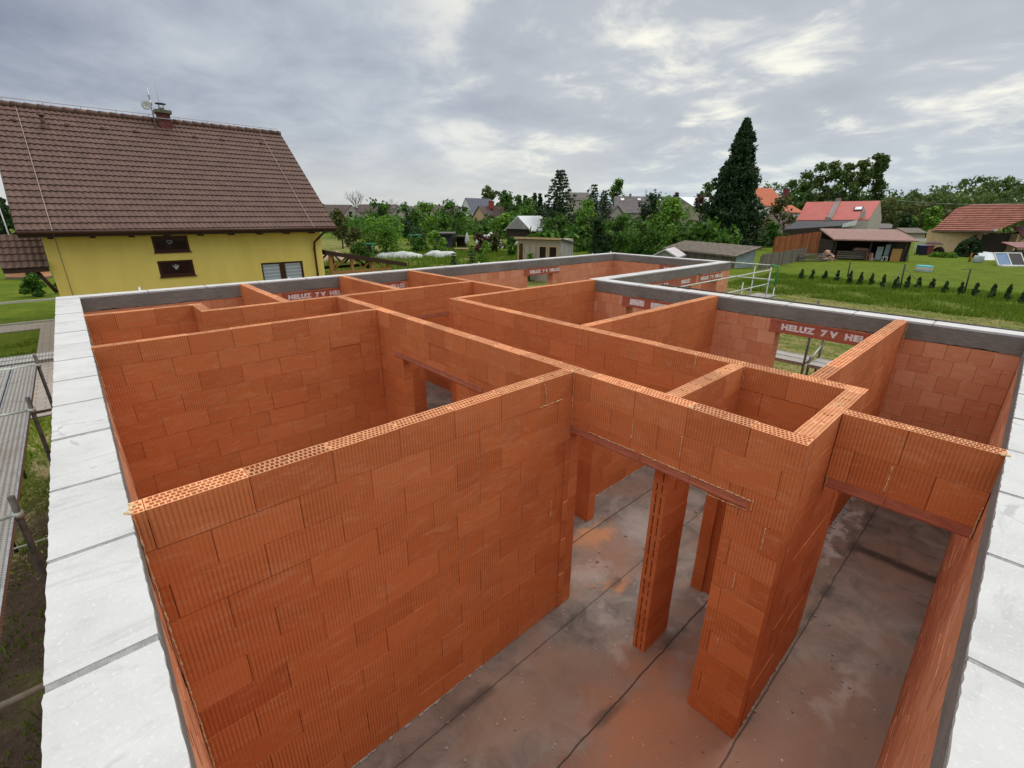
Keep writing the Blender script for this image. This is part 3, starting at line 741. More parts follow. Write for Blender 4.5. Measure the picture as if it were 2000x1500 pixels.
F += [((5.108, 1.222, 2.99), (5.108, 1.222, 2.7)), ((3.60, 1.918, 2.98), (3.60, 1.918, 2.6)), ((4.93, 1.763, 2.99), (4.93, 1.763, 2.76))]
for q in F: foam([q], .0052, jit=.004).build('foam_bead', 'foam', house)
def lump(c, r):
    c = Vector(c); fb = MB()
    for _ in range(6):
        d = Vector((random.uniform(-1, 1), random.uniform(-1, 1), random.uniform(-.25, .25)))*r
        prof = [(.001, -.5), (.7, -.35), (1, 0), (.72, .38), (.001, .55)]
        fb.lathe([(a*r*.62, z*r*.8) for a, z in prof], c+d, 9)
    fb.build('foam_lump', 'foam', house)
for c, r in [((-.085, 2.86, 3.0), .022), ((-.075, 2.93, 2.995), .02), ((3.45, 2.86, 3.0), .015), ((3.55, 2.80, 3.0), .018), ((3.47, 1.60, 3.0), .016), ((3.50, 1.55, 3.0), .012), ((3.46, 2.55, 3.0), .014),
             ((4.28, -.20, 3.0), .02), ((4.45, .80, 3.0), .015), ((5.05, .95, 3.0), .014), ((3.0, 2.85, 3.0), .013), ((3.06, 2.9, 3.0), .010), ((3.47, 2.2, 3.0), .013), ((9.13, 4.06, 3.0), .014), ((9.13, 1.14, 3.0), .016),
             ((-.08, 7.06, 3.0), .014), ((-.08, 9.36, 3.0), .014), ((1.3, 9.3, 3.0), .012), ((4.95, 3.95, 3.0), .015), ((1.55, 8.62, 3.0), .014)]: lump(c, r)

# ================================================================== scaffolding
def plank(mb, axis, s0, s1, t0, z):
    wallbox(mb, axis, s0, s1, t0+.004, t0+.316, z-.055, z, tone=random.random())
    wallbox(mb, axis, s0, s1, t0+.004, t0+.022, z+.0005, z+.008, mi=1); wallbox(mb, axis, s0, s1, t0+.298, t0+.316, z+.0005, z+.008, mi=1)
scL = empty('scaffolding', (-1.2, 7, -.3), 'steel scaffold with perforated decks along the left wall top', 'scaffold')
def bl(mb, nm, mats, root):
    o = mb.build(nm, mats, root); o.location = -root.location; return o
for (a, e) in ((2.75, 5.78), (5.84, 9.04), (9.11, 12.10)):
    d = MB(); plank(d, 'y', a, e, -1.27, 1.8); plank(d, 'y', a, e, -1.60, 1.8); bl(d, 'deck', ['deck_steel', 'steel'], scL)
d = MB(); plank(d, 'x', -2.6, -.52, 12.22, 1.8); plank(d, 'x', -2.6, -.52, 12.55, 1.8); bl(d, 'deck', ['deck_steel', 'steel'], scL)
for y in (2.72, 5.81, 9.075, 11.83):
    d = MB(); d.tube([(-.93, y, -.3), (-.93, y, 2.0)], .026, 10); bl(d, 'standard', 'tube_dark', scL)
    d = MB(); d.tube([(-1.62, y, -.3), (-1.62, y, 3.0)], .024, 10); bl(d, 'standard', 'tube_dark', scL)
    d = MB(); d.tube([(-1.9, y+.005, 1.80), (-.90, y+.005, 1.80)], .026, 10); d.lathe([(.02, -.03), (.04, -.03), (.04, .03), (.02, .03)], (-.93, y, 1.80), 10)
    bl(d, 'transom', 'tube_pale', scL)
d = MB(); d.tube([(-.93, 9.2, 1.72), (-.60, 10.6, 1.30)], .022, 8); d.tube([(-.93, 5.9, 1.2), (-.72, 7.9, .5)], .016, 8); bl(d, 'brace', 'tube_dark', scL)
d = MB(); d.tube([(-1.9, 4.35, 1.0), (-.90, 4.33, 1.02)], .026, 10); bl(d, 'ledger', 'tube_pale', scL)
d = MB(); d.tube([(-1.5, 7.45, .62), (-.85, 7.42, .63)], .012, 8); bl(d, 'ledger', 'tube_pale', scL)

scR = empty('scaffolding', (17, 6.3, -.3), 'steel scaffold with guard rail and green end frame at the far wing corner', 'scaffold')
d = MB(); plank(d, 'x', 12.3, 15.3, 5.92, 1.8); plank(d, 'x', 12.3, 15.3, 6.25, 1.8); bl(d, 'deck', ['deck_steel', 'steel'], scR)
d = MB(); plank(d, 'x', 15.35, 18.2, 5.92, 1.8); plank(d, 'x', 15.35, 18.2, 6.25, 1.8); bl(d, 'deck', ['deck_steel', 'steel'], scR)
for (x, y, zt, mt) in ((18.1, 6.0, 2.10, 'steel'), (17.43, 6.0, 2.82, 'steel'), (18.0, 6.74, 2.76, 'steel'), (15.3, 6.0, 2.5, 'steel'), (12.4, 6.0, 2.3, 'steel')):
    d = MB(); d.tube([(x, y, -.3), (x, y, zt)], .024, 8); d.lathe([(.02, -.02), (.045, -.02), (.045, .02), (.02, .02)], (x, y, zt-.45), 8); bl(d, 'standard', mt, scR)
d = MB(); d.tube([(18.1, 6.0, 2.10), (18.1, 6.0, 2.72), (18.09, 6.02, 2.80), (18.06, 6.12, 2.83), (18.05, 6.25, 2.83)], .027, 8); d.tube([(18.1, 6.0, 2.3), (17.9, 6.1, 2.3)], .022, 8); bl(d, 'end_frame', 'tube_green', scR)
d = MB(); d.tube([(18.06, 6.1, 2.83), (17.75, 8.8, 2.84)], .02, 8); d.tube([(18.08, 6.05, 2.34), (17.7, 8.8, 2.34)], .02, 8); bl(d, 'guard_rail', 'tube_pale', scR)
d = MB(); d.tube([(17.40, 6.0, 2.735), (10.6, 6.0, 2.73)], .02, 8); d.tube([(17.40, 6.0, 2.27), (12.6, 6.0, 2.27)], .02, 8); bl(d, 'guard_rail', 'tube_pale', scR)

scM = empty('scaffolding', (10.4, 2.5, -.3), 'steel scaffold deck outside the right wall window', 'scaffold')
d = MB(); plank(d, 'y', 2.52, 5.5, 9.95, 1.8); plank(d, 'y', 2.52, 5.5, 10.28, 1.8); bl(d, 'deck', ['deck_steel', 'steel'], scM)
d = MB(); plank(d, 'y', -.6, 2.44, 9.95, 1.8); plank(d, 'y', -.6, 2.44, 10.28, 1.8); bl(d, 'deck', ['deck_steel', 'steel'], scM)
for (x, y, zt) in ((10.2, 2.48, 1.9), (10.62, 2.44, 2.75), (9.85, 2.48, 3.04)):
    d = MB(); d.tube([(x, y, -.3), (x, y, zt)], .022, 8); bl(d, 'standard', 'tube_dark', scM)
d = MB(); d.tube([(10.2, 2.48, 1.82), (10.62, 2.44, 2.06)], .018, 8); bl(d, 'brace', 'steel', scM)
d = MB(); d.tube([(9.68, 5.6, 2.99), (9.55, -.5, 2.99)], .014, 8); bl(d, 'ledger', 'tube_dark', scM)
scF = empty('scaffolding', (9, 12.3, -.3), 'row of steel scaffold poles standing behind the far wall', 'scaffold')
for (x, zt) in ((.85, 3.0), (3.81, 2.95), (9.77, 2.97), (15.7, 2.97), (16.95, 2.98)):
    d = MB(); d.tube([(x, 12.3, -.3), (x, 12.3, zt)], .024, 8); bl(d, 'standard', 'steel', scF)
d = MB(); d.tube([(11.2, 12.3, 1.2), (12.3, 12.32, 2.9)], .022, 8); d.tube([(.8, 12.3, 1.75), (17, 12.3, 1.75)], .022, 8); bl(d, 'brace', 'tube_dark', scF)

# ================================================================== vegetation
def crown_mesh(name, mat, centers, radii, per, leaf, flat=.5, lean=0.0, asp=1.6, rs=None, droop=0.0, tone_c=None):
    """many leaf-sized quads gathered in clumps; centers Nx3, radii N, per leaves each"""
    C_ = np.repeat(centers, per, 0); R_ = np.repeat(radii, per)[:, None]; n = len(C_)
    d = rng.normal(size=(n, 3)); d /= np.linalg.norm(d, axis=1)[:, None]
    rad = rng.random((n, 1))**.45
    P = C_+d*R_*rad*np.array([1, 1, flat])
    nrm = d*.7+rng.normal(size=(n, 3))*.55; nrm[:, 2] += .35; nrm /= np.linalg.norm(nrm, axis=1)[:, None]
    t = np.cross(nrm, rng.normal(size=(n, 3))); t /= np.linalg.norm(t, axis=1)[:, None]+1e-9
    if droop: t[:, 2] -= droop; t /= np.linalg.norm(t, axis=1)[:, None]
    b_ = np.cross(nrm, t)
    sz = leaf*(.55+.9*rng.random((n, 1)))
    a, c = t*sz*asp*.5, b_*sz*.5
    V = np.stack([P-a-c*.55, P-a*.15-c, P+a, P-a*.15+c], 1).reshape(-1, 3)
    tc_ = rng.random(len(centers)) if tone_c is None else tone_c
    tone = np.clip(np.repeat(tc_, per)*.55+rng.random(n)*.45, 0, 1)
    return fastmesh(name, V, np.arange(4*n).reshape(-1, 4), tone, mat)
def addobj(name, me, parent, loc=(0, 0, 0)):
    o = bpy.data.objects.new(name, me); COL.objects.link(o); o.parent = parent; o.location = loc; return o
def trunk(parent, H, r, limbs=5, mat='bark', spread=1.5, lean=(0, 0), z0=0):
    mb = MB(); k = 6; P = [Vector((lean[0]*j/k*H+random.uniform(-.03, .03)*H*.3, lean[1]*j/k*H+random.uniform(-.03, .03)*H*.3, z0+(H-z0)*j/k)) for j in range(k+1)]
    mb.tube(P, [r*(1-.8*j/k) for j in range(k+1)], 7)
    for q in range(limbs):
        t = random.uniform(.3, .9); b_ = P[int(t*k)]; a = random.uniform(0, 2*PI); L = spread*random.uniform(.6, 1.1)
        e = b_+Vector((math.cos(a)*L, math.sin(a)*L, L*random.uniform(.4, 1.0))); m_ = b_.lerp(e, .5)+Vector((0, 0, .12*L))
        mb.tube([b_, m_, e], [r*.42, r*.26, r*.07], 5)
    return mb.build('trunk', mat, parent)
def broad_tree(pos, H, W, mat, label, cat='tree', group=None, name='broadleaf_tree', base=.06, dens=1.0, leaf=None, lumps=None, bark='bark', lean=0.0, kind=None):
    root = empty(name, pos, label, cat, group)
    D = (Vector(pos)-CAM).length; leaf = leaf or max(.10, D*.0034)
    A = W*H; n = int(min(9000, max(900, dens*A/(leaf*leaf)*2.6)))
    ncl = lumps or int(min(170, max(36, n/48, 22*H/W)))
    # a handful of boughs, each carrying clumps: an uneven outline with gaps
    nb = max(7, ncl//6); B_ = []
    for i in range(nb):
        a = random.uniform(0, 2*PI); zz = base+(1-base)*((i+.5)/nb)
        prof = math.sin(PI*min(.98, max(.10, (zz-base*.4)/(1-base*.4)))**.85)**.6
        rr = W/2*prof*random.uniform(.15, .66)
        B_.append((math.cos(a)*rr+lean*zz*W, math.sin(a)*rr, zz*H, W*random.uniform(.17, .30)*max(.45, prof)))
    cen = []; rad = []
    for i in range(ncl):
        bx, by, bz, br_ = B_[i % nb]; d = rng.normal(size=3); d /= np.linalg.norm(d)
        c = np.array([bx, by, bz])+d*br_*random.uniform(.4, 1.05)*np.array([1, 1, .9])
        c[2] = min(max(c[2], base*H), H*.97); cen.append(c); rad.append((.72*W+.16*H)*random.uniform(.10, .20))
    cen = np.array(cen); rad = np.array(rad)
    me = crown_mesh('crown', mat, cen, rad, max(10, n//ncl), leaf, flat=.8)
    addobj('crown', me, root)
    trunk(root, H*.8, max(.05, W*.03), 6, bark, W*.28, (lean*.5, 0))
    return root
def bush(pos, H, W, mat, label, cat='shrub', group=None, name='shrub', **k):
    return broad_tree(pos, H, W, mat, label, cat, group, name, base=.06, **k)
def spruce(pos, H, W, mat, label, group=None, name='spruce_tree', dens=1.0, tier=None, leaf=None):
    root = empty(name, pos, label, 'tree', group)
    D = (Vector(pos)-CAM).length; leaf = leaf or max(.08, D*.0030); tier = tier or int(max(11, H*2.2))
    cen = []; rad = []
    for i in range(tier):
        f = (i+.3)/tier; z = H*(.05+.95*f); R_ = W/2*(1-f)**.70*random.uniform(.72, 1.18)+.03*W
        nbr = max(3, int(9*(1-f)+3))
        for j in range(nbr):
            a = 2*PI*j/nbr+random.uniform(-.4, .4)+i; L = R_*random.uniform(.65, 1.15); st = max(2, int(L/(W*.10)))
            for q in range(st):
                t = (q+.6)/st; cen.append((math.cos(a)*L*t, math.sin(a)*L*t, z-.14*L*t+.20*L*t*t)); rad.append(max(.10*W*(1-t*.5)*(1-f*.5), leaf*.9))
    cen = np.array(cen); rad = np.array(rad)
    n = int(min(12000, dens*W*H/(leaf*leaf)*2.6)); me = crown_mesh('crown', mat, cen, rad, max(4, n//len(cen)), leaf, flat=.35, asp=2.2)
    addobj('crown', me, root)
    mb = MB(); mb.tube([(0, 0, 0), (0, 0, H*.5), (0, 0, H*.99)], [W*.035, W*.02, .01], 7); mb.build('trunk', 'bark', root)
    return root
def up_at(u, v, D): p = at(u, v, D); return p
def spot(u, D):
    """ground point on the sight line through column u at depth D"""
    p = at(u, 416, D); return (p.x, p.y, -.3)
def zat(u, v, D): return at(u, v, D).z
def treeat(fn, u, vtop, wpx, D, mat, label, sx=1.0, **k):
    pos = spot(u, D); H = zat(u, vtop, D)+.3
    th = math.atan(abs(u-1000)/FPX); W = wpx*D/FPX*math.cos(th)*sx
    return fn(pos, H, W, mat, label, **k)

# --- left of and behind the yellow house
treeat(broad_tree, 6, 388, 60, 48, 'lf_dark', 'dark green tree at the left edge beyond the yellow house roof', base=.1)
treeat(bush, 18, 536, 74, 25.5, 'lf_mid', 'leafy green garden shrub at the left edge beneath the small lean-to roof')
treeat(bush, -40, 648, 78, 22.5, 'lf_dark', 'low dark shrub on the lawn at the left edge above the scaffold')
treeat(bush, 70, 556, 22, 26.5, 'lf_olive', 'thin young sapling beside the corner of the yellow house', dens=.4)
# --- village belt, left to right
TG = 'garden trees and shrubs of the village belt'
for (fn, u, vt, wp, D, mt, lb, kw) in [
 (broad_tree, 662, 414, 46, 62, 'lf_olive', 'small olive tree just right of the brown roof eave', dict(base=.28)),
 (broad_tree, 742, 400, 76, 100, 'lf_mid', 'rounded dark green tree between the pink gable and the grey dormer house', {}),
 (bush, 690, 452, 44, 66, 'lf_olive', 'brownish shrub below the pink gabled house', {}),
 (bush, 748, 430, 100, 52, 'lf_bright', 'wide bright green shrub behind the white covered heap', {}),
 (bush, 715, 462, 60, 54, 'lf_olive', 'olive bush left of the wide bright shrub, behind the green frame', {}),
 (bush, 700, 480, 46, 48, 'lf_mid', 'low green bush next to the sand heap', {}),
 (broad_tree, 800, 405, 62, 92, 'lf_mid', 'mid green tree right of the grey dormer house', {}),
 (broad_tree, 838, 402, 62, 84, 'lf_bright', 'bright green tree in the middle of the left tree row', {}),
 (broad_tree, 885, 398, 66, 80, 'lf_mid', 'dense green tree in front of the white gable with blue roof', {}),
 (broad_tree, 862, 428, 60, 74, 'lf_mid', 'dark spreading tree above the flat roofed dark shed', {}),
 (bush, 800, 436, 70, 70, 'lf_dark', 'dark bush behind the green garden swing', {}),
 (bush, 846, 460, 44, 55, 'lf_bright', 'pale green feathery shrub left of the dark flat roofed shed', dict(dens=.7)),
 (bush, 812, 472, 40, 58, 'lf_mid', 'small bush below the green garden swing', {}),
 (spruce, 985, 372, 36, 150, 'lf_pine', 'narrow dark spruce just right of the round pine crown', {}),
 (broad_tree, 992, 382, 56, 112, 'lf_mid', 'leafy green tree right of the brown roofed cottage', {}),
 (broad_tree, 958, 428, 46, 96, 'lf_olive', 'olive tree hiding the wall of the brown roofed cottage', {}),
 (bush, 985, 424, 50, 90, 'lf_bright', 'light green bush left of the open garage gable', {}),
 (spruce, 1025, 382, 13, 150, 'lf_conifer', 'thin dark cypress left of the tall spruce', {}),
 (spruce, 1044, 377, 15, 150, 'lf_conifer', 'pair of dark conifer tips beside the tall spruce, left one', {}),
 (spruce, 1054, 378, 16, 152, 'lf_conifer', 'pair of dark conifer tips beside the tall spruce, right one', {}),
 (broad_tree, 1030, 394, 60, 120, 'lf_mid', 'green trees behind the white garage roof', {}),
 (broad_tree, 1008, 388, 34, 130, 'lf_mid', 'small tree between the round pine and the thin cypress', {}),
 (spruce, 1092, 333, 92, 74, 'lf_spruce', 'tall open spruce standing above the wooden garden shed', dict(dens=1.1)),
 (spruce, 1157, 360, 64, 84, 'lf_spruce', 'smaller spruce right of the tall spruce', dict(dens=.8)),
 (spruce, 1179, 372, 46, 88, 'lf_spruce', 'slim spruce tip left of the rounded poplar', dict(dens=.8)),
 (broad_tree, 1135, 396, 74, 66, 'lf_bright', 'bright yellow-green tree behind the wooden garden shed', {}),
 (broad_tree, 1092, 428, 90, 62, 'lf_mid', 'broad green tree directly behind the garden shed', {}),
 (broad_tree, 1204, 357, 50, 140, 'lf_mid', 'rounded pointed tree standing left of the long grey roof', dict(base=.2)),
 (broad_tree, 1165, 436, 90, 58, 'lf_dark', 'dark deciduous tree right of the garden shed', {}),
 (broad_tree, 1213, 426, 80, 56, 'lf_mid', 'green tree with silvery leaves behind the far wall corner', {}),
 (broad_tree, 1258, 386, 86, 72, 'lf_dark', 'dark fir-like tree in front of the long grey roof', {}),
 (broad_tree, 1248, 440, 76, 58, 'lf_mid', 'mid green tree behind the low pale metal roof', {}),
 (broad_tree, 1308, 395, 100, 62, 'lf_bright', 'large bright green tree left of the giant conifer', dict(dens=1.3)),
 (broad_tree, 1290, 446, 90, 56, 'lf_mid', 'lower green tree above the pale metal hut roof', {}),
 (spruce, 1317, 375, 22, 90, 'lf_red', 'small reddish conifer tip above the grey roof ridge', {}),
 (broad_tree, 1368, 388, 56, 78, 'lf_red', 'reddish brown leaved tree left of the giant conifer', {}),
 (bush, 1372, 450, 60, 66, 'lf_olive', 'olive bush left of the foot of the giant conifer', {}),
 (broad_tree, 1385, 366, 56, 130, 'lf_pine', 'dark pine crown behind the pale roof left of the giant conifer', dict(base=.35)),
 (broad_tree, 1400, 361, 50, 150, 'lf_mid', 'green crown touching the left flank of the giant conifer', {}),
 (broad_tree, 1525, 392, 74, 76, 'lf_olive', 'yellow-green tree right of the giant conifer', {}),
 (bush, 1512, 440, 56, 72, 'lf_mid', 'green bush at the right foot of the giant conifer', {}),
 (broad_tree, 1625, 378, 40, 118, 'lf_spruce', 'bluish young fir behind the red roof ridge', {}),
 (broad_tree, 1770, 421, 44, 100, 'lf_dark', 'dark bushy tree left of the clay tiled house', {}),
 (broad_tree, 1822, 407, 62, 110, 'lf_bright', 'bright green tree behind the clay tiled house', {}),
 (bush, 1788, 432, 44, 100, 'lf_mid', 'mid green bush left of the bright tree', {}),
 ]:
    treeat(fn, u, vt-(4 if fn is not spruce else 0), wp*(1.26 if fn is not spruce else 1.35), D, mt, lb, group=TG, **kw)
# round-crowned pine on a bare stem
rt = empty('pine_tree', spot(956, 165), 'round crowned dark pine above the blue grey roof', 'tree', TG)
Hh = zat(956, 362, 165)+.3; cc = np.array([(rng.normal()*1.3, rng.normal()*1.3, Hh*.70+rng.normal()*Hh*.10+1.0) for _ in range(40)])
addobj('crown', crown_mesh('crown', 'lf_pine', cc, np.full(40, 1.0), 32, .45, flat=.7), rt); trunk(rt, Hh*.8, .25, 5, 'bark', 1.5)
# bare winter-like tree
bt = empty('bare_tree', spot(696, 165), 'leafless spreading tree behind the pink gabled house', 'tree')
mb = MB()
def grow(p, d, L, r, lv):
    e = p+d*L; mb.tube([p, p.lerp(e, .5)+Vector((random.uniform(-.1, .1), random.uniform(-.1, .1), .03))*L, e], [r, r*.8, r*.62], 5 if lv < 3 else 4, cap=False)
    if lv >= 6: return
    for _ in range(3 if lv < 4 else 2):
        nd = (d+Vector((random.uniform(-1, 1), random.uniform(-1, 1), random.uniform(-.25, .75)))*.75).normalized(); grow(e, nd, L*random.uniform(.66, .85), r*.62, lv+1)
grow(Vector((0, 0, 0)), Vector((0, 0, 1)), 3.6, .30, 1); mb.build('trunk', 'bark_pale', bt)
bt2 = empty('bare_tree', spot(771, 190), 'small half bare tree poking above the grey dormer house roof', 'tree')
mb = MB(); grow(Vector((0, 0, 0)), Vector((.05, 0, 1)), 3.0, .2, 2); mb.build('trunk', 'bark_pale', bt2)

# giant dense conifer
def giant(pos, H, W):
    root = empty('giant_conifer', pos, 'very tall dark dense conifer with pointed top towering over the gardens', 'tree')
    cen = []; rad = []; tn = []
    for i in range(1400):
        f = random.random()**1.25; z = H*(.02+.98*f)
        R_ = W/2*min(1, (1-f)**.86*1.12)*(.86+.14*math.sin(f*23+1))+.12
        if f < .12: R_ *= .80+f*1.6
        a = random.uniform(0, 2*PI); rr = R_*random.uniform(.5, 1.0)*(1+.16*math.sin(a*5+f*9)+.08*math.sin(a*11+f*31))
        cen.append((math.cos(a)*rr, math.sin(a)*rr, z)); rad.append(random.uniform(.30, .75)*(1.15-f*.6)); tn.append(min(1, max(0, random.gauss(.45, .28))))
    for i in range(110):  # open spire
        f = random.uniform(.84, 1.0); a = random.uniform(0, 2*PI); rr = W*.10*(1-f)/.16*random.uniform(.2, 1.5)
        cen.append((math.cos(a)*rr, math.sin(a)*rr, H*f)); rad.append(.25); tn.append(.7)
    me = crown_mesh('crown', 'lf_conifer', np.array(cen), np.array(rad), 26, .20, flat=1.1, asp=2.4, droop=-.5, tone_c=np.array(tn))
    addobj('crown', me, root); mb = MB(); mb.tube([(0, 0, 0), (0, 0, H*.6), (0, 0, H*.985)], [.42, .22, .02], 8); mb.build('trunk', 'bark', root)
p_, D_ = gnd(1445, 487); p_ = Vector(spot(1430, D_))
giant((p_.x, p_.y, -.3), zat(1470, 246, D_)+.3, 136*D_/FPX*1.0)

# wind-combed pines behind the red roof
PG = 'tall pines in the row behind the red roof'
PW = 1.55
for (u, vt, wp, D, pl_) in [(1562, 338, 42, 150, 'leftmost and lowest'), (1590, 322, 52, 142, 'second from the left'), (1616, 316, 48, 138, 'third from the left'), (1640, 318, 46, 145, 'in the middle, behind the old chimney'),
                            (1664, 314, 46, 138, 'fourth from the right, dense'), (1683, 306, 44, 140, 'tallest, near the right end'), (1540, 352, 36, 160, 'short one beside the orange roof')]:
    treeat(broad_tree, u, vt, wp*PW, D, 'lf_pine', 'tall green pine of the row behind the red roof, '+pl_.replace(', behind the old chimney', ''), group=PG, name='pine_tree', base=.14, lean=.10, dens=1.25)
rt = treeat(broad_tree, 1699, 308, 26, 138, 'lf_pine', 'slender pine with sparse crown and bare leaning stem at the right end of the row', group=PG, name='pine_tree', base=.55, dens=.45, lean=.35, bark='bark_pale')
# yews, hedging plants, garden plants
p_, D_ = gnd(1888, 501); 
def clipped(pos, H, W, mat, label, name, n=26, **k):
    root = empty(name, pos, label, 'bush'); K = 220
    d = rng.normal(size=(K, 3)); d /= np.linalg.norm(d, axis=1)[:, None]; d[:, 2] = np.abs(d[:, 2])*1.0-.12
    cen = d*np.array([W/2, W/2, H])*.86; cen[:, 2] = np.maximum(cen[:, 2], .1)
    addobj('foliage', crown_mesh('foliage', mat, cen, np.full(K, W*.085), n, max(.09, W*.03), flat=1), root); trunk(root, H*.6, .06, 3, 'bark', W*.2); return root
clipped((p_.x, p_.y, -.3), zat(1890, 454, D_)+.3, 64*D_/FPX*.72, 'lf_dark', 'large round clipped dark green bush in front of the cream house', 'round_bush', 60)
p_, D_ = gnd(1831, 497); clipped((p_.x, p_.y, -.3), zat(1831, 478, D_)+.3, 27*D_/FPX*.75, 'lf_red', 'small brownish dome shaped bush left of the big round bush', 'round_bush', 14)
for (u, v, lb) in ((1826, 502, 'left'), (1843, 503, 'middle'), (1857, 503, 'right')):
    p_, D_ = gnd(u, v); clipped((p_.x, p_.y, -.3), .75, 1.3, 'lf_bright', 'low light green garden plant between the two round bushes, the '+lb+' one of three', 'garden_plant', 8)
# row of young thujas
thu = [(1564, 545), (1585, 547), (1609, 548), (1633, 551), (1657, 555), (1678, 556), (1700, 556), (1722, 562), (1747, 566), (1769, 566), (1791, 564), (1818, 566), (1843, 572), (1873, 576), (1901, 579), (1934, 584), (1964, 587), (1994, 592), (2026, 597)]
import copy as _c
for i, (u, v) in enumerate(thu):
    p_, D_ = gnd(u, v); H = random.uniform(.72, 1.0); W = random.uniform(.34, .52)
    root = empty('young_thuja', (p_.x, p_.y, -.3), 'small dark conical thuja in the planted row, number %s counting from the scaffold' % ['one', 'two', 'three', 'four', 'five', 'six', 'seven', 'eight', 'nine', 'ten', 'eleven', 'twelve', 'thirteen', 'fourteen', 'fifteen', 'sixteen', 'seventeen', 'eighteen', 'nineteen'][i], 'hedge plant', 'young thujas planted in a row across the lawn', rz=random.uniform(0, 6))
    K = 46; f = rng.random(K); a = rng.random(K)*6.28; rr = W/2*np.minimum(1, (f+.12)*4)*(1-f)**.65*rng.uniform(.3, 1, K)
    cen = np.stack([np.cos(a)*rr, np.sin(a)*rr, H*(.05+.92*f)], 1)
    addobj('foliage', crown_mesh('foliage', 'lf_spruce', cen, np.full(K, .05), 14, .075, flat=1.4, droop=-1), root)
    mb = MB(); mb.tube([(0, 0, 0), (0, 0, H*.7)], [.015, .008], 5); mb.build('stem', 'bark', root)
# two little spruces and shrubs in the meadow behind the far wall
treeat(spruce, 883, 495, 27, 33.5, 'lf_spruce', 'little dark spruce in the meadow, the left and smaller of two', group='little spruces behind the far wall', leaf=.09)
treeat(spruce, 920, 478, 36, 34.5, 'lf_spruce', 'little dark spruce in the meadow, the right and taller of two', group='little spruces behind the far wall', leaf=.09)
treeat(bush, 948, 474, 46, 38, 'lf_bright', 'light green open shrub right of the little spruces', dens=.6, leaf=.12)
treeat(bush, 935, 458, 52, 56, 'lf_red', 'reddish hedge shrub behind the closed white parasol, left one')
treeat(bush, 968, 455, 56, 57, 'lf_olive', 'olive hedge shrub in front of the open garage, right one')
treeat(bush, 1000, 463, 30, 52, 'lf_mid', 'green shrub at the left corner of the garden shed')
treeat(bush, 1037, 496, 26, 33, 'lf_bright', 'yellow-green bush growing before the garden shed door', dens=.6, leaf=.10)
treeat(bush, 1382, 487, 40, 53.5, 'lf_mid', 'climbing vine hanging from the old long shed roof', dens=.7)
treeat(bush, 1500, 532, 26, 50, 'lf_mid', 'small green bush in front of the grey plank fence', dens=.6)
treeat(bush, 1578, 497, 24, 62, 'lf_bright', 'light green bush by the pile of boards', dens=.6)
treeat(bush, 1646, 506, 26, 66, 'lf_bright', 'green weeds in front of the stacked pallets in the open shed', dens=.6)

# woods on the horizon: one mass each
def wood(name, label, spots, mat, leaf, per, W, group=None):
    cen = []; rad = []
    for (u, vt, D) in spots:
        x, y, _ = spot(u, D); H = zat(u, vt, D)+.3
        for _ in range(14):
            f = random.uniform(.12, 1); a = random.uniform(0, 6.28); r_ = W*.5*math.sin(min(1, (1-f)*1.5+.25)*1.57)
            cen.append((x+math.cos(a)*r_, y+math.sin(a)*r_, -.3+H*f*.95)); rad.append(W*random.uniform(.16, .28))
    me = crown_mesh(name, mat, np.array(cen), np.array(rad), per, leaf, flat=.75)
    o = bpy.data.objects.new(name, me); COL.objects.link(o); tag(o, label, 'woodland', kind='stuff'); return o
sp = []
def env(pts, x):
    for (a, b_) in zip(pts, pts[1:]):
        if a[0] <= x <= b_[0]: return a[1]+(b_[1]-a[1])*(x-a[0])/(b_[0]-a[0])
    return pts[-1][1]
e1 = [(1690, 388), (1720, 380), (1745, 374), (1790, 372), (1830, 356), (1880, 346), (1925, 340), (1960, 345), (2000, 341), (2090, 338)]
for u in np.arange(1690, 2090, 9): sp.append((u+random.uniform(-4, 4), env(e1, u)+random.uniform(-3, 9), random.uniform(150, 175)))
for u in np.arange(1700, 2090, 12): sp.append((u+random.uniform(-4, 4), env(e1, u)+random.uniform(14, 34), random.uniform(125, 148)))
wood('forest', 'dark pine forest filling the horizon at the right edge', sp, 'lf_pine', .62, 22, 9)
sp = [(u+random.uniform(-3, 3), 386+random.uniform(-4, 26), random.uniform(118, 130)) for u in np.arange(1690, 1860, 9)]
wood('thicket', 'brown-green thicket below the pine forest right of the red roofed house', sp, 'lf_olive', .5, 20, 7)
sp = [(u+random.uniform(-4, 4), 350+random.uniform(-4, 12), random.uniform(170, 190)) for u in np.arange(1490, 1590, 9)]+[(u, 372+random.uniform(-4, 12), 150) for u in np.arange(1540, 1720, 8)]
wood('woodland_edge', 'green wood behind the orange roof and the red roof', sp, 'lf_mid', .6, 18, 9)
sp = []
e2 = [(560, 402), (640, 401), (700, 404), (760, 402), (860, 401), (930, 400), (1000, 398), (1100, 396), (1200, 396), (1300, 393), (1420, 386), (1500, 372)]
for u in np.arange(570, 1500, 7): sp.append((u+random.uniform(-3, 3), env(e2, u)+random.uniform(-4, 8), random.uniform(300, 400)))
wood('treeline', 'thin line of distant trees along the horizon behind the village', sp, 'lf_dark', 1.3, 9, 9)
sp = [(u+random.uniform(-3, 3), 425+random.uniform(-6, 10), random.uniform(85, 150)) for u in np.arange(640, 1300, 8)]+[(u+random.uniform(-3, 3), 445+random.uniform(-12, 16), random.uniform(62, 76)) for u in np.arange(1085, 1400, 8)]
wood('undergrowth', 'mixed green garden undergrowth between the village houses', sp, 'lf_mid', .55, 14, 7)
sp = [(u, 400+random.uniform(-6, 12), 120) for u in np.arange(-60, 30, 12)]
wood('tree_clump', 'dark trees on the horizon at the left edge', sp, 'lf_dark', .6, 16, 8)

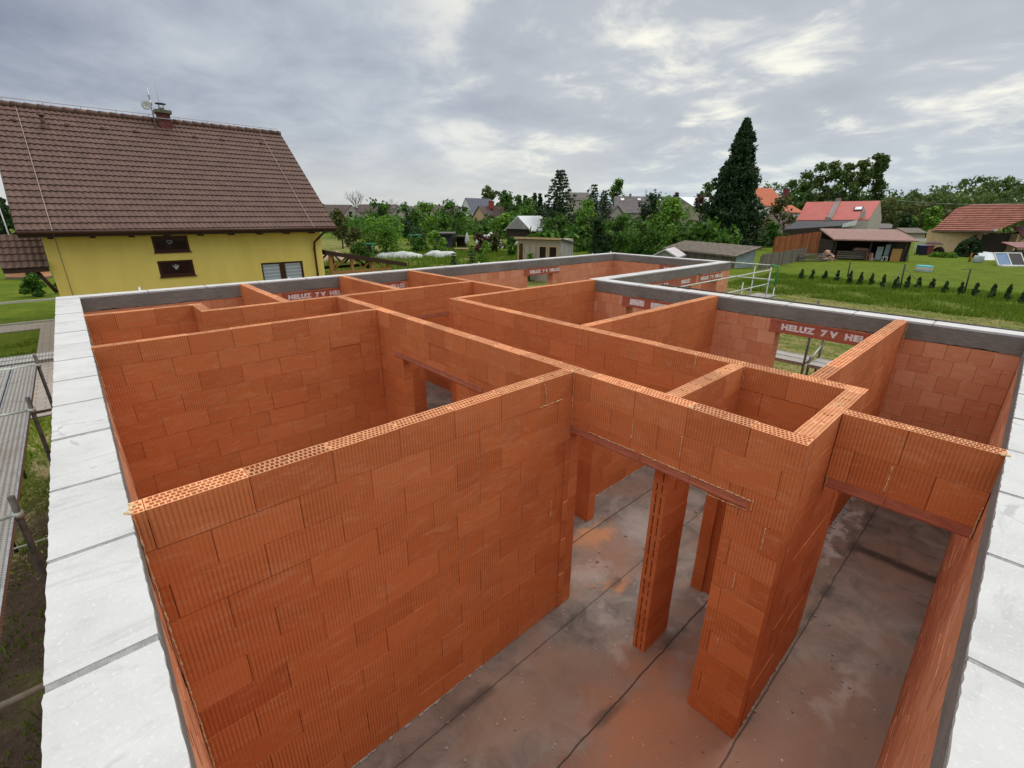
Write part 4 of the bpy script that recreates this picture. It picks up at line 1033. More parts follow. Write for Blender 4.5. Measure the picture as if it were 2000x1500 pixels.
# ================================================================== yellow house
yh = empty('yellow_house', (3.8, 26, -.3), 'yellow rendered house with steep brown tiled roof and brown windows', 'house')
def yb(mb, nm, mats, par=None, base=None):
    par = par or yh; o = mb.build(nm, mats, par)
    w_ = Vector((0, 0, 0)); q = par
    while q is not None: w_ += q.location; q = q.parent
    o.location = -w_; return o
HX0, HX1, HY0, HY1, EZ, RY, RZ = -.62, 8.22, 21.5, 30.7, 3.86, 26.1, 7.93
mb = MB()
wins = [(2.2, 3.3, 3.03, 3.61), (2.2, 3.3, 2.16, 2.74), (5.64, 7.32, .1, 2.46)]
# front wall as panels around the window openings (real reveals 0.12 deep)
xs = sorted({HX0, HX1, *[a for w_ in wins for a in w_[:2]]}); zs = sorted({-.3, 4.25, *[a for w_ in wins for a in w_[2:]]})
for i in range(len(xs)-1):
    for j in range(len(zs)-1):
        cx, cz = .5*(xs[i]+xs[i+1]), .5*(zs[j]+zs[j+1])
        if any(a < cx < b_ and c < cz < d for a, b_, c, d in wins): continue
        mb.face([(xs[i], HY0, zs[j]), (xs[i+1], HY0, zs[j]), (xs[i+1], HY0, zs[j+1]), (xs[i], HY0, zs[j+1])])
for a, b_, c, d in wins:
    Y0, Y1 = HY0, HY0+.12
    mb.face([(a, Y0, c), (a, Y1, c), (a, Y1, d), (a, Y0, d)]); mb.face([(b_, Y1, c), (b_, Y0, c), (b_, Y0, d), (b_, Y1, d)])
    mb.face([(a, Y0, d), (a, Y1, d), (b_, Y1, d), (b_, Y0, d)]); mb.face([(a, Y1, c), (a, Y0, c), (b_, Y0, c), (b_, Y1, c)])
gz = RZ-.25
for x in (HX0, HX1): mb.face([(x, HY0, -.3), (x, HY1, -.3), (x, HY1, 4.25), (x, RY, gz), (x, HY0, 4.25)])
mb.face([(HX1, HY1, -.3), (HX0, HY1, -.3), (HX0, HY1, 4.25), (HX1, HY1, 4.25)])
yb(mb, 'wall', 'yellow_render')
def tiled(x0, x1, P0, P1, courses, wave=.165, amp=.027, step=.040, mats='roof_brown', nm='roof', par=None):
    """interlocking tiles: every course steps over the one below and rolls across"""
    P0 = Vector(P0); P1 = Vector(P1); d = (P1-P0); L = d.length; d.normalize(); nrm = Vector((0, -d.z, d.y)); mb = MB()
    nx = int((x1-x0)/wave)*6; cl_ = L/courses
    for c in range(courses):
        rows = []
        off = random.uniform(-.004, .004)
        for (t, h) in ((c*cl_-.012, step-.034), (c*cl_-.012, step), ((c+1)*cl_, .004)):
            row = []
            for i in range(nx+1):
                x = x0+(x1-x0)*i/nx; ph = ((x-x0)/wave) % 1.0
                wv = amp*(max(0, math.sin(PI*ph*1.0)))**1.6
                row.append(P0+d*(t+off*(h > 0))+nrm*(h+wv*(1 if h > -.01 else .9))+Vector((x, 0, 0)))
            rows.append(row)
        tones = [min(1, max(0, random.gauss(.5, .09))) for _ in range(nx//12+2)]
        for r_ in range(2):
            for i in range(nx): mb.face([rows[r_][i], rows[r_][i+1], rows[r_+1][i+1], rows[r_+1][i]], 0, tones[i//12], False)
    mb.face([Vector((x0, 0, 0))+P0-nrm*.03, Vector((x0, 0, 0))+P1-nrm*.03, Vector((x1, 0, 0))+P1-nrm*.03, Vector((x1, 0, 0))+P0-nrm*.03])
    return yb(mb, nm, mats, par)
RX0, RX1 = -1.10, 8.70
roof = tiled(RX0, RX1, (0, 20.9, EZ), (0, RY, RZ), 21)
mb = MB(); mb.face([(RX0, RY, RZ), (RX1, RY, RZ), (RX1, 31.3, EZ), (RX0, 31.3, EZ)]); mb.face([(RX0, RY, RZ-.06), (RX0, 31.3, EZ-.06), (RX1, 31.3, EZ-.06), (RX1, RY, RZ-.06)]); yb(mb, 'roof', 'roof_brown')
mb = MB(); x = RX0
while x < RX1-.05:
    e = min(x+.36, RX1); mb.tube([(x, RY, RZ+.045), (e, RY, RZ+.028)], [.125, .112], 10, tone=random.random()); x += .345
yb(mb, 'ridge_cap', 'ridge_brown')
mb = MB()
for x in (RX0, RX1):
    for (ya, yb_) in ((20.88, RY), (31.3, RY)):
        s_ = .015 if x > 0 else -.015
        mb.face([(x+s_, ya, EZ-.19), (x+s_, yb_, RZ-.19), (x+s_, yb_, RZ+.02), (x+s_, ya, EZ+.02)])
mb.box(RX0, RX1, 20.90, 20.94, EZ-.20, EZ-.03); mb.box(RX0, RX1, 20.94, 21.5, EZ-.10, EZ-.075)
yb(mb, 'fascia', 'fascia')
for x in np.arange(-.4, 8.3, 1.02):
    mb = MB(); mb.box(x-.07, x+.07, 21.0, 21.49, EZ-.26, EZ-.105); yb(mb, 'rafter_end', 'fascia')
mb = MB(); mb.tube([(RX0-.02, 20.82, EZ-.05), (RX1+.03, 20.82, EZ-.05)], .062, 10); gt = yb(mb, 'gutter', 'gutter_brown')
mb = MB(); mb.tube([(8.18, 20.84, EZ-.10), (8.18, 20.86, 3.66), (8.0, 21.15, 3.40), (7.88, 21.36, 3.22), (7.86, 21.40, 2.9), (7.86, 21.40, -.3)], .045, 10)
for z in (2.95, 1.9): mb.lathe([(.046, -.02), (.062, -.02), (.062, .02), (.046, .02)], (7.86, 21.40, z), 10)
yb(mb, 'downpipe', 'gutter_brown')
for wi, (a, b_, c, d) in enumerate(wins):
    Y0 = HY0+.07; mb = MB(); fr = .07
    mb.box(a, b_, Y0, Y0+.06, c, c+fr+.02); mb.box(a, b_, Y0, Y0+.06, d-fr, d); mb.box(a, a+fr, Y0, Y0+.06, c+fr+.02, d-fr); mb.box(b_-fr, b_, Y0, Y0+.06, c+fr+.02, d-fr)
    if wi == 2: m_ = .5*(a+b_); mb.box(m_-.11, m_+.11, Y0-.005, Y0+.062, c+fr+.02, d-fr)
    f = yb(mb, 'window', 'brown_frame')
    mb = MB(); mb.face([(a+fr, Y0+.035, c+fr), (b_-fr, Y0+.035, c+fr), (b_-fr, Y0+.035, d-fr), (a+fr, Y0+.035, d-fr)]); yb(mb, 'blind' if wi == 2 else 'pane', 'blind' if wi == 2 else 'glass_dark', f)
    if wi < 2:
        mb = MB(); mb.box(a-.03, b_+.03, HY0-.05, HY0+.07, c-.025, c+.012); yb(mb, 'sill', 'brown_frame', f)
        cx, cz = .5*(a+b_)+(-.02 if wi == 0 else .0), c+.36
        mb = MB()
        if wi == 0:   # open heart of wire
            P = [(cx+.075*math.sin(t)**3*1.05, Y0+.02, cz+.06*(13*math.cos(t)-5*math.cos(2*t)-2*math.cos(3*t)-math.cos(4*t))/14) for t in np.linspace(0, 2*PI, 22)]
            mb.tube(P, .013, 5)
        else:         # small angel figure
            mb.lathe([(.001, -.10), (.05, -.09), (.028, .03), (.016, .04)], (cx, Y0+.015, cz-.02), 8); mb.lathe([(.001, -.03), (.03, 0), (.001, .032)], (cx, Y0+.015, cz+.055), 8)
            mb.prism([(-.10, .05), (-.02, -.01), (.02, -.01), (.10, .05), (.07, -.06), (0, -.04), (-.07, -.06)], Matrix.Translation((cx, Y0+.012, cz+.01)), .01)
        yb(mb, 'ornament', 'dish', f)
# chimney, mast, small roof fittings
chm = MB(); chm.box(3.86, 4.28, 25.72, 26.14, 7.6, 8.22); chm.box(3.86-.02, 4.30, 25.70, 26.16, 7.62, 7.86); ch_ = yb(chm, 'chimney', 'chimney_brick')
mb = MB(); mb.box(3.79, 4.36, 25.64, 26.22, 8.22, 8.335); mb.lathe([(.001, .001), (.14, 0), (.13, .05), (.09, .10), (.001, .11)], (4.07, 25.93, 8.335), 12); yb(mb, 'chimney_cap', 'cap_moss', ch_)
mb = MB(); mb.lathe([(.001, 0), (.19, .005), (.19, .03), (.001, .05)], (4.07, 25.93, 8.56), 18); [mb.tube([(4.07+dx, 25.93, 8.40), (4.07+dx, 25.93, 8.57)], .012, 5) for dx in (-.08, .08)]; yb(mb, 'cowl', 'black_iron', ch_)
mb = MB(); mb.box(3.70, 4.33, 25.675, 25.69, 8.0, 8.03); yb(mb, 'clamp', 'steel', ch_)
mb = MB(); mb.tube([(3.69, 25.62, 7.5), (3.69, 25.62, 9.06)], .022, 8); mb.box(3.665, 3.715, 25.59, 25.65, 8.62, 8.80, mi=0); mb.lathe([(.02, -.10), (.045, -.10), (.045, .10), (.02, .10)], (3.69, 25.62, 8.52), 10)
mb.tube([(3.60, 25.62, 8.36), (3.78, 25.62, 8.36)], .012, 6); ms_ = yb(mb, 'antenna_mast', 'steel')
ax = Vector((-.35, -1, .25)).to_track_quat('Z', 'Y').to_matrix()
mb = MB(); mb.lathe([(.001, 0), (.10, .012), (.17, .045), (.172, .05), (.10, .02), (.001, .008)], (3.53, 25.52, 8.38), 20, ax=ax); mb.tube([(3.53, 25.52, 8.38), (3.66, 25.62, 8.38)], .015, 6); yb(mb, 'satellite_dish', 'dish', ms_)
mb = MB(); mb.tube([(3.98, 25.6, 8.2), (3.98, 25.6, 9.38)], .006, 5); yb(mb, 'lightning_rod', 'wire')
def onroof(x, y, h=0): return (x, y-.0, EZ+(y-20.9)*(RZ-EZ)/(RY-20.9)+h)
for x, xb in ((-.30, .05), (7.75, 8.18)):
    mb = MB(); P = [onroof(x+(xb-x)*0, RY-.12, .09)]
    for t in np.linspace(0, 1, 15): P.append(onroof(x, RY-.2-t*5.0, .075))
    P += [(x, 20.80, EZ), (x, 20.80, EZ-.10)]
    if x < 0: P += [(x, 21.38, EZ-.30), (x, 21.42, 2.9), (x, 21.42, -.2)]
    mb.tube(P, .011, 5); yb(mb, 'lightning_conductor', 'wire')
mb = MB(); mb.tube([(RX0, RY, RZ+.25), (RX1-.1, RY, RZ+.22)], .009, 5)
for x in np.arange(-.6, 8.5, 1.05): mb.tube([(x, RY, RZ+.12), (x, RY, RZ+.25)], .010, 5)
yb(mb, 'ridge_conductor', 'wire')
def vtile(x, y):
    mb = MB(); p = Vector(onroof(x, y, .05)); mb.lathe([(.085, -.03), (.085, .02), (.06, .06), (.001, .075)], p, 10); yb(mb, 'vent_tile', 'roof_brown')
for x in (-.45, .95, 1.95, 2.95, 3.95, 4.95, 5.95, 7.55): vtile(x, RY-.75)
mb = MB(); p = Vector(onroof(.30, RY-.95, 0)); mb.tube([p, p+Vector((0, 0, .42))], .065, 10); mb.lathe([(.12, 0), (.12, .03), (.001, .07)], p+Vector((0, 0, .42)), 12); mb.lathe([(.12, .0), (.10, .10), (.06, .14)], p, 10); yb(mb, 'vent_pipe', 'roof_brown')
# little lean-to roof on the left gable, and its dark bracket
tiled(-1.72, -.64, (0, 21.3, 2.74), (0, 22.55, 3.70), 5, amp=.026, step=.035, mats='roof_brown', nm='porch_roof')
mb = MB(); mb.box(-1.70, -.66, 21.32, 21.40, 2.60, 2.72); mb.tube([(-1.0, 21.5, 2.66), (-.66, 21.52, 1.9)], .06, 6); mb.box(-1.70, -1.62, 21.4, 22.5, 2.62, 2.74); yb(mb, 'porch_beam', 'fascia')

# carport with honey coloured frame
cp = empty('carport', (10.5, 22.5, -.3), 'honey coloured timber woodshed with dark sloping roof beside the yellow house', 'carport')
def cpz(x): return 2.83-(x-8.5)*(2.83-2.03)/(12.62-8.5)
mb = MB()
for (a, b_) in (((8.5, cpz(8.5)), (12.66, cpz(12.66))),):
    mb.face([(a[0], 21.9, a[1]), (b_[0], 21.9, b_[1]), (b_[0], 24.6, b_[1]), (a[0], 24.6, a[1])])
    mb.face([(a[0], 21.9, a[1]-.20), (a[0], 24.6, a[1]-.20), (b_[0], 24.6, b_[1]-.20), (b_[0], 21.9, b_[1]-.20)])
    for y in (21.9, 24.6): mb.face([(a[0], y, a[1]-.20), (b_[0], y, b_[1]-.20), (b_[0], y, b_[1]), (a[0], y, a[1])])
    mb.face([(b_[0], 21.9, b_[1]-.20), (b_[0], 24.6, b_[1]-.20), (b_[0], 24.6, b_[1]), (b_[0], 21.9, b_[1])])
yb(mb, 'roof', 'fascia', cp)
for yy, mt in ((22.0, 'wood_honey'), (24.3, 'wood_dark')):
    for x in (8.78, 9.78, 10.80, 11.68):
        mb = MB(); mb.box(x-.07, x+.07, yy, yy+.14, -.3, cpz(x)-.12); yb(mb, 'post', mt, cp)
    mb = MB(); mb.box(8.78, 11.7, yy+.01, yy+.12, 1.72, 1.86); yb(mb, 'rail', mt, cp)
    mb = MB()
    for (xa, za, xb_, zb_) in ((8.85, 1.9, 9.55, 2.45), (9.85, 2.45, 10.3, 1.95), (10.72, 2.25, 10.4, 1.95), (10.9, 2.25, 11.5, 1.8), (9.0, 2.3, 8.86, 2.0)):
        mb.tube([(xa, yy+.07, za), (xb_, yy+.07, zb_)], .05, 4)
    yb(mb, 'brace', mt, cp)
mb = MB()
for x in np.arange(8.9, 11.6, .24): mb.box(x, x+.12, 22.03, 22.06, .6, 1.72)
yb(mb, 'slatting', 'wood_honey', cp)

# ================================================================== generic village buildings
RY_ = -YAW
def frame_at(u, D, rot=0):
    x, y, z = spot(u, D); return (x, y, z), RY_+math.radians(rot)
def house_obj(name, label, u, D, rot, W, L, he, hr, wall, roof, cat='house', ridge='x', over=.4, wins=(), chim=(), sky=(), group=None, shift=(0, 0), half=False):
    """gabled building. local x = to the right, y = away. ridge along x (eaves face us) or y (gable faces us). he/hr heights of eave and ridge above ground"""
    pos, rz = frame_at(u, D, rot); root = empty(name, pos, label, cat, group, rz)
    mb = MB()
    def T(a, b_, z): return (a, b_, z) if ridge == 'x' else (b_, a, z)   # a along ridge, b across
    # along ridge: length L, across: width W ; origin at near-centre of the facade
    if ridge == 'x': a0, a1, b0, b1 = -L/2, L/2, 0, W
    else: a0, a1, b0, b1 = 0, L, -W/2, W/2
    bm_ = .5*(b0+b1)
    for aa in (a0, a1): mb.face([T(aa, b0, 0), T(aa, b1, 0), T(aa, b1, he), T(aa, bm_, hr-.12), T(aa, b0, he)])
    for bb in (b0, b1): mb.face([T(a0, bb, 0), T(a1, bb, 0), T(a1, bb, he), T(a0, bb, he)])
    mb.build('wall', wall, root)
    sl = (hr-he)/(bm_-b0); mb = MB(); th = .14
    for (bb, sg) in ((b0, -1), (b1, 1)):
        e0 = bb+sg*over; ze = he-sl*over
        P = [T(a0-over, e0, ze), T(a1+over, e0, ze), T(a1+over, bm_, hr), T(a0-over, bm_, hr)]
        mb.face(P); mb.face([(x, y, z-th) for x, y, z in reversed(P)])
        mb.face([P[0], P[1], (P[1][0], P[1][1], P[1][2]-th), (P[0][0], P[0][1], P[0][2]-th)])
        for (i, j) in ((0, 3), (1, 2)): mb.face([P[i], P[j], (P[j][0], P[j][1], P[j][2]-th), (P[i][0], P[i][1], P[i][2]-th)])
    rf = mb.build('roof', roof, root)
    for wn in wins:
        side, a, z, ww, hh, mt = wn[:6]; mb = MB(); mb2 = MB()
        # windows on the face towards us: y = 0
        mb.box(a-ww/2, a+ww/2, -.03, .03, z, z+hh); mb2.box(a-ww/2+.07, a+ww/2-.07, -.045, -.031, z+.07, z+hh-.07)
        if side == 'l': # left wall
            mb = MB(); mb.box(-W/2-.03 if ridge == 'y' else -L/2-.03, -W/2+.03 if ridge == 'y' else -L/2+.03, a-ww/2, a+ww/2, z, z+hh); mb2 = None
        if side == 'r':
            xx = W/2 if ridge == 'y' else L/2; mb = MB(); mb.box(xx-.03, xx+.03, a-ww/2, a+ww/2, z, z+hh); mb2 = None
        f = mb.build('window', mt, root)
        if mb2: mb2.build('pane', 'glass_dark', f)
    for (a, b_, z0, z1, s_, mt) in chim:
        mb = MB(); x, y, _ = T(a, b_, 0); mb.box(x-s_/2, x+s_/2, y-s_/2, y+s_/2, z0, z1); mb.box(x-s_/2-.06, x+s_/2+.06, y-s_/2-.06, y+s_/2+.06, z1, z1+.08); mb.build('chimney', mt, rf)
    for (a, t, ww, hh) in sky:    # roof windows on the near slope
        b_ = b0+(bm_-b0)*t; z = he+(hr-he)*t; dn = Vector((0, -sl, 1)).normalized(); dy = Vector((0, 1, sl)).normalized()
        c = Vector((a, b_, z))+dn*.05; mb = MB(); ex = Vector((1, 0, 0))
        mb.face([c-ex*(ww/2+.08)-dy*(hh/2+.08), c+ex*(ww/2+.08)-dy*(hh/2+.08), c+ex*(ww/2+.08)+dy*(hh/2+.08), c-ex*(ww/2+.08)+dy*(hh/2+.08)], 0)
        c = c+dn*.02; mb.face([c-ex*ww/2-dy*hh/2, c+ex*ww/2-dy*hh/2, c+ex*ww/2+dy*hh/2, c-ex*ww/2+dy*hh/2], 1)
        mb.build('roof_window', ['felt_dark', 'metal_white'], rf)
    return root
def hgt(u, v, D): return zat(u, v, D)+.3
def wid(px, D): return px*D/FPX

# far village houses (depth, then heights read off the horizon)
D = 170
house_obj('gabled_house', 'pink gabled house with long brown roof beside the leafless tree', 688, D, 18, wid(32, D), 16, hgt(688, 418, D), hgt(688, 400, D), 'pink_render', 'dusk_tile', ridge='y', over=.25, wins=[('f', -.6, hgt(688, 424, D), 1.2, 1.9, 'brown_frame')])
house_obj('long_house', 'long low house with brown roof left of the pink gable', 655, D+6, 4, 9, wid(50, D), hgt(655, 417, D), hgt(655, 399, D), 'grey_render', 'dusk_tile', over=.3)
house_obj('long_house', 'long house with grey brown roof behind the leafless tree', 735, 185, 2, 9, wid(72, 185), hgt(735, 414, 185), hgt(735, 399, 185), 'grey_render', 'dusk_tile', over=.3)
D = 160
house_obj('dormer_house', 'grey house with small white gable and tall thin chimney', 778, D, -6, wid(26, D), 9, hgt(778, 416, D), hgt(778, 401.5, D), 'grey_render', 'grey_tile', ridge='y', over=.3, wins=[('f', 0, hgt(778, 416, D), 1.1, 1.1, 'brown_frame')])
house_obj('dormer_house', 'grey roofed house wing stretching behind the white gable', 790, D+8, 3, 8, wid(56, D), hgt(790, 420, D), hgt(790, 402, D), 'grey_render', 'grey_tile', over=.2, chim=[(0, 4, hgt(790, 404, D), hgt(788, 393, D), .7, 'chimney_old')])
house_obj('long_house', 'brown roof seen just above the left tree row', 858, 190, 0, 9, wid(70, 190), hgt(858, 412, 190), hgt(858, 401.5, 190), 'grey_render', 'dusk_tile', over=.2)
D = 140
house_obj('white_house', 'white gabled house with steep blue grey roof', 910, D, -40, wid(42, D), 11, hgt(905, 418, D), hgt(903, 386.5, D), 'white_paint', 'blue_tile', ridge='y', over=.12)
D = 108
house_obj('cottage', 'small cottage with steep brown roof and red chimney', 936, D, -38, wid(36, D), 8, hgt(936, 424, D), hgt(936, 402, D), 'cream_render', 'dusk_tile', ridge='y', over=.25, chim=[(3.6, .6, hgt(950, 408, D), hgt(950, 393, D), .9, 'red_roof')])
D = 150
house_obj('long_house', 'flat grey brown roof peeping between the two spruces', 1130, D, 0, 8, wid(42, D), hgt(1130, 390, D), hgt(1130, 375.5, D), 'grey_render', 'grey_tile', over=.2)
D = 105
house_obj('long_house', 'long house with grey slate roof, roof windows and aerials', 1262, D, -8, 10, wid(118, D), hgt(1262, 414, D), hgt(1262, 382.5, D), 'grey_render', 'grey_tile', over=.3, sky=[(-5.2, .8, .8, .9), (-1.4, .8, .7, .8), (3.0, .8, .9, 1.0)], chim=[(-3.4, 5, hgt(1250, 388, D), hgt(1250, 378, D), .5, 'chimney_old')])
house_obj('gabled_house', 'brown gable with white bargeboard left of the long slate roof', 1205, 88, 24, wid(44, 88), 6, hgt(1205, 424, 88), hgt(1205, 401, 88), 'grey_render', 'grey_tile', over=.2, ridge='y')
D = 95
house_obj('barn', 'barn with pale metal roof left of the giant conifer', 1378, D, 20, 8, wid(66, D), hgt(1378, 401, D), hgt(1378, 384.5, D), 'shed_board', 'metal_white', over=.3)
D = 118
house_obj('orange_house', 'house with bright orange hipped tile roof right of the giant conifer', 1512, D, 30, 10, wid(72, D), hgt(1512, 400, D), hgt(1512, 366, D), 'white_paint', 'orange_tile', over=.3)
house_obj('orange_house', 'low wing with orange tiles and tall brick chimney before the pines', 1553, D-14, 30, 6, 6, hgt(1555, 414, D-14), hgt(1555, 400, D-14), 'white_paint', 'orange_tile', over=.2, chim=[(0, 3, hgt(1553, 402, D-14), hgt(1553, 369, D-14), 1.0, 'chimney_brick')])
house_obj('shed', 'dark weathered shed roof between the orange wing and the red roof', 1552, 96, 30, 6, 6, hgt(1552, 444, 96), hgt(1552, 413, 96), 'shed_board', 'dusk_tile', over=.2)

# open garage with white roof and car in it
D = 70
gr = house_obj('open_garage', 'open timber garage with grey gable and white metal roof', 1013, D, -30, wid(52, D), 7, hgt(1015, 446, D), hgt(1015, 421.5, D), 'wood_dark', 'metal_white', cat='garage', ridge='y', over=.35)
mb = MB(); ww = wid(52, D)/2; he, hr = hgt(1015, 446, D), hgt(1015, 421.5, D)
mb.face([(-ww, -.36, he), (ww, -.36, he), (0, -.36, hr-.15)]); mb.box(-.05, .05, -.40, -.362, he, hr-.2); mb.box(-ww, ww, -.42, -.364, he-.1, he+.08); mb.build('gable_board', 'tarp_grey', gr)
cpos, crz = frame_at(1037, 64, 0)
car = empty('parked_car', cpos, 'pale silver car parked under the open garage gable', 'car', rz=crz+.5)
def carpart(nm, prof, y0, y1, mat, par=car):
    mb = MB(); mb.prism(prof, Matrix.Translation((0, y0, 0)), y1-y0); return mb.build(nm, mat, par)
carpart('body', [(-2.1, .35), (2.1, .35), (2.15, .75), (1.5, .95), (.9, 1.02), (-1.5, 1.05), (-2.1, .95)], -.85, .85, 'metal_pale')
carpart('cabin', [(-1.5, 1.03), (1.0, 1.0), (.4, 1.48), (-1.0, 1.50)], -.72, .72, 'glass_dark'); carpart('car_roof', [(-1.05, 1.50), (.42, 1.48), (.3, 1.54), (-.95, 1.56)], -.70, .70, 'metal_pale')
for x in (-1.35, 1.35):
    for y in (-.82, .82):
        mb = MB(); mb.lathe([(.001, -.1), (.33, -.1), (.33, .1), (.001, .1)], (x, y, .33), 14, ax=Matrix.Rotation(PI/2, 3, 'X')); mb.build('wheel', 'black_iron', car)

# wooden garden shed
D = gnd(1070, 512)[1]; D = 35.5
A = at(1011, 463, 34.5); Bp = at(1095, 466, 33.2); Cp = at(1128, 476, 36.5)
ang = math.atan2(Bp.y-A.y, Bp.x-A.x); L = math.hypot(Bp.x-A.x, Bp.y-A.y)
gs = empty('garden_shed', (A.x, A.y, -.3), 'small wooden garden shed with two dark windows and double door', 'shed', rz=ang)
H0 = A.z+.3; dp = 3.0
mb = MB(); mb.box(0, L, 0, dp, 0, H0-.15); mb.build('wall', 'shed_board', gs)
mb = MB(); mb.face([(-.15, -.25, H0+.02), (L+.15, -.25, H0+.02), (L+.15, dp+.3, H0-.45), (-.15, dp+.3, H0-.45)]); mb.face([(-.15, -.25, H0-.08), (-.15, dp+.3, H0-.55), (L+.15, dp+.3, H0-.55), (L+.15, -.25, H0-.08)])
mb.face([(L+.15, -.25, H0-.08), (L+.15, dp+.3, H0-.55), (L+.15, dp+.3, H0-.45), (L+.15, -.25, H0+.02)]); mb.build('roof', 'felt_dark', gs)
mb = MB(); mb.box(-.15, L+.15, -.29, -.252, H0-.10, H0+.03); mb.build('fascia_board', 'wood_new', gs)
for (f0, f1, z0, z1) in ((.04, .14, .35, .86), (.53, .68, .22, .80), (.76, .92, .22, .80)):
    mb = MB(); a, b_ = f0*L, f1*L; za, zb = z0*H0, z1*H0
    mb.box(a-.06, b_+.06, -.05, -.001, zb, zb+.06); mb.box(a-.06, b_+.06, -.05, -.001, za-.06, za); mb.box(a-.06, a, -.05, -.001, za, zb); mb.box(b_, b_+.06, -.05, -.001, za, zb)
    f = mb.build('window', 'wood_new', gs); mb = MB(); mb.box(a, b_, -.02, -.003, za, zb); mb.build('pane', 'glass_dark', f)
for (f0, f1) in ((.17, .30), (.31, .44)):
    mb = MB(); mb.box(f0*L, f1*L, -.045, -.001, .05, .84*H0); mb.build('door', 'shed_board', gs)
mb = MB(); mb.box(L+.002, L+.03, .0, dp, .1, H0-.35); mb.build('side_sheet', 'tarp_grey', gs)

# covered heaps, frames, parasol, dark shed, sand heap
def heap(pos, L, W, H, rz, mat, name, label, cat, seed=0):
    nu, nv = 34, 14; V = []; F_ = []
    for j in range(nv+1):
        for i in range(nu+1):
            x, y = (i/nu-.5), (j/nv-.5)
            e = max(0, 1-(abs(x)*2)**3)*max(0, 1-(abs(y)*2)**2.4)
            z = H*e**.55*(1+.10*math.sin(i*.35+seed)+.05*math.sin(i*.8+j*.6+seed)+.02*math.sin(i*2.1+j*1.3))
            V.append((x*L, y*W+.1*math.sin(i*.7), max(0, z)))
    for j in range(nv):
        for i in range(nu): F_.append((j*(nu+1)+i, j*(nu+1)+i+1, (j+1)*(nu+1)+i+1, (j+1)*(nu+1)+i))
    me = bpy.data.meshes.new(name); me.from_pydata(V, [], F_); me.materials.append(MATS[mat]); me.polygons.foreach_set('use_smooth', [True]*len(F_))
    o = bpy.data.objects.new(name, me); COL.objects.link(o); o.location = pos; o.rotation_euler = (0, 0, rz); tag(o, label, cat); return o
heap(spot(775, 50.5), 5.4, 2.0, .60, RY_, 'sheet_white', 'covered_heap', 'long low heap under white sheeting in the meadow, left one', 'heap', 1)
heap(spot(857, 52), 3.9, 2.0, .62, RY_, 'sheet_white', 'covered_heap', 'shorter heap under white sheeting below the dark shed', 'heap', 4)
heap(spot(648, 46), 3.4, 3.0, .85, RY_, 'sand', 'sand_heap', 'heap of pale sand beside the yellow house eave', 'heap', 2)
heap(spot(955, 66), 4.2, 2.6, 1.9, RY_, 'sheet_white', 'foil_tunnel', 'pale foil tunnel greenhouse behind the reddish hedge', 'greenhouse', 7)
def frame_thing(name, label, cat, u, D, v0, v1, wpx, mat, legs=2):
    pos, rz = frame_at(u, D); root = empty(name, pos, label, cat, rz=rz); H = hgt(u, v0, D); W = wid(wpx, D)
    mb = MB(); mb.tube([(-W/2, 0, H), (W/2, 0, H)], .045, 6); mb.build('crossbar', mat, root)
    for x in (-W*.30, W*.30):
        mb = MB(); mb.tube([(x, 0, H), (x, 0, 0)], .04, 6); mb.tube([(x, 0, .5), (x+.35, .1, 0)], .03, 6); mb.build('post', mat, root)
frame_thing('carpet_beating_frame', 'pale green metal frame with crossbar behind the carport', 'frame', 711, 50, 477.5, 500, 36, 'green_paint')
frame_thing('garden_swing', 'green metal swing frame in front of the dark bushes', 'swing', 808, 62, 459.5, 476, 27, 'green_paint')
pos, rz = frame_at(865, 62); ds = empty('flat_roofed_shed', pos, 'dark flat roofed shed with pale roof edge among the bushes', 'shed', rz=rz)
H0 = hgt(865, 456, 62); W0 = wid(33, 62)
mb = MB(); mb.box(-W0/2, W0/2, 0, 3, 0, H0-.1); mb.build('wall', 'felt_dark', ds); mb = MB(); mb.box(-W0/2-.9, W0/2+.2, -.5, 3.2, H0-.1, H0+.06); mb.build('roof', 'grey_tile', ds)
mb = MB(); mb.box(W0/2+.2, W0/2+1.9, .5, 3, H0-.55, H0-.40); [mb.box(x, x+.1, .5, .6, 0, H0-.4) for x in (W0/2+.3, W0/2+1.75)]; mb.box(W0/2+.25, W0/2+1.9, 2.8, 3, 0, H0-.5); mb.build('canopy', 'wood_dark', ds)
pos, rz = frame_at(911, 59); ps = empty('closed_parasol', pos, 'closed white parasol standing beside the dark shed', 'parasol', rz=rz); H0 = hgt(911, 454, 59)
mb = MB(); mb.lathe([(.001, H0), (.10, H0-.15), (.24, H0-.7), (.30, H0-1.2), (.16, H0-1.5), (.05, H0-1.55)], (0, 0, 0), 12); mb.build('canopy', 'sheet_white', ps)
mb = MB(); mb.tube([(0, 0, 0), (0, 0, H0-1.4)], .03, 6); mb.build('pole', 'steel', ps)
pos, rz = frame_at(899, 58); tb = empty('garden_table', pos, 'low pale garden table under the dark canopy', 'table', rz=rz)
mb = MB(); mb.box(-.9, .9, -.3, .3, .42, .50); mb.build('tabletop', 'wood_new', tb)
for x in (-.8, .8):
    mb = MB(); mb.box(x-.05, x+.05, -.2, .2, 0, .42); mb.build('leg', 'wood_new', tb)

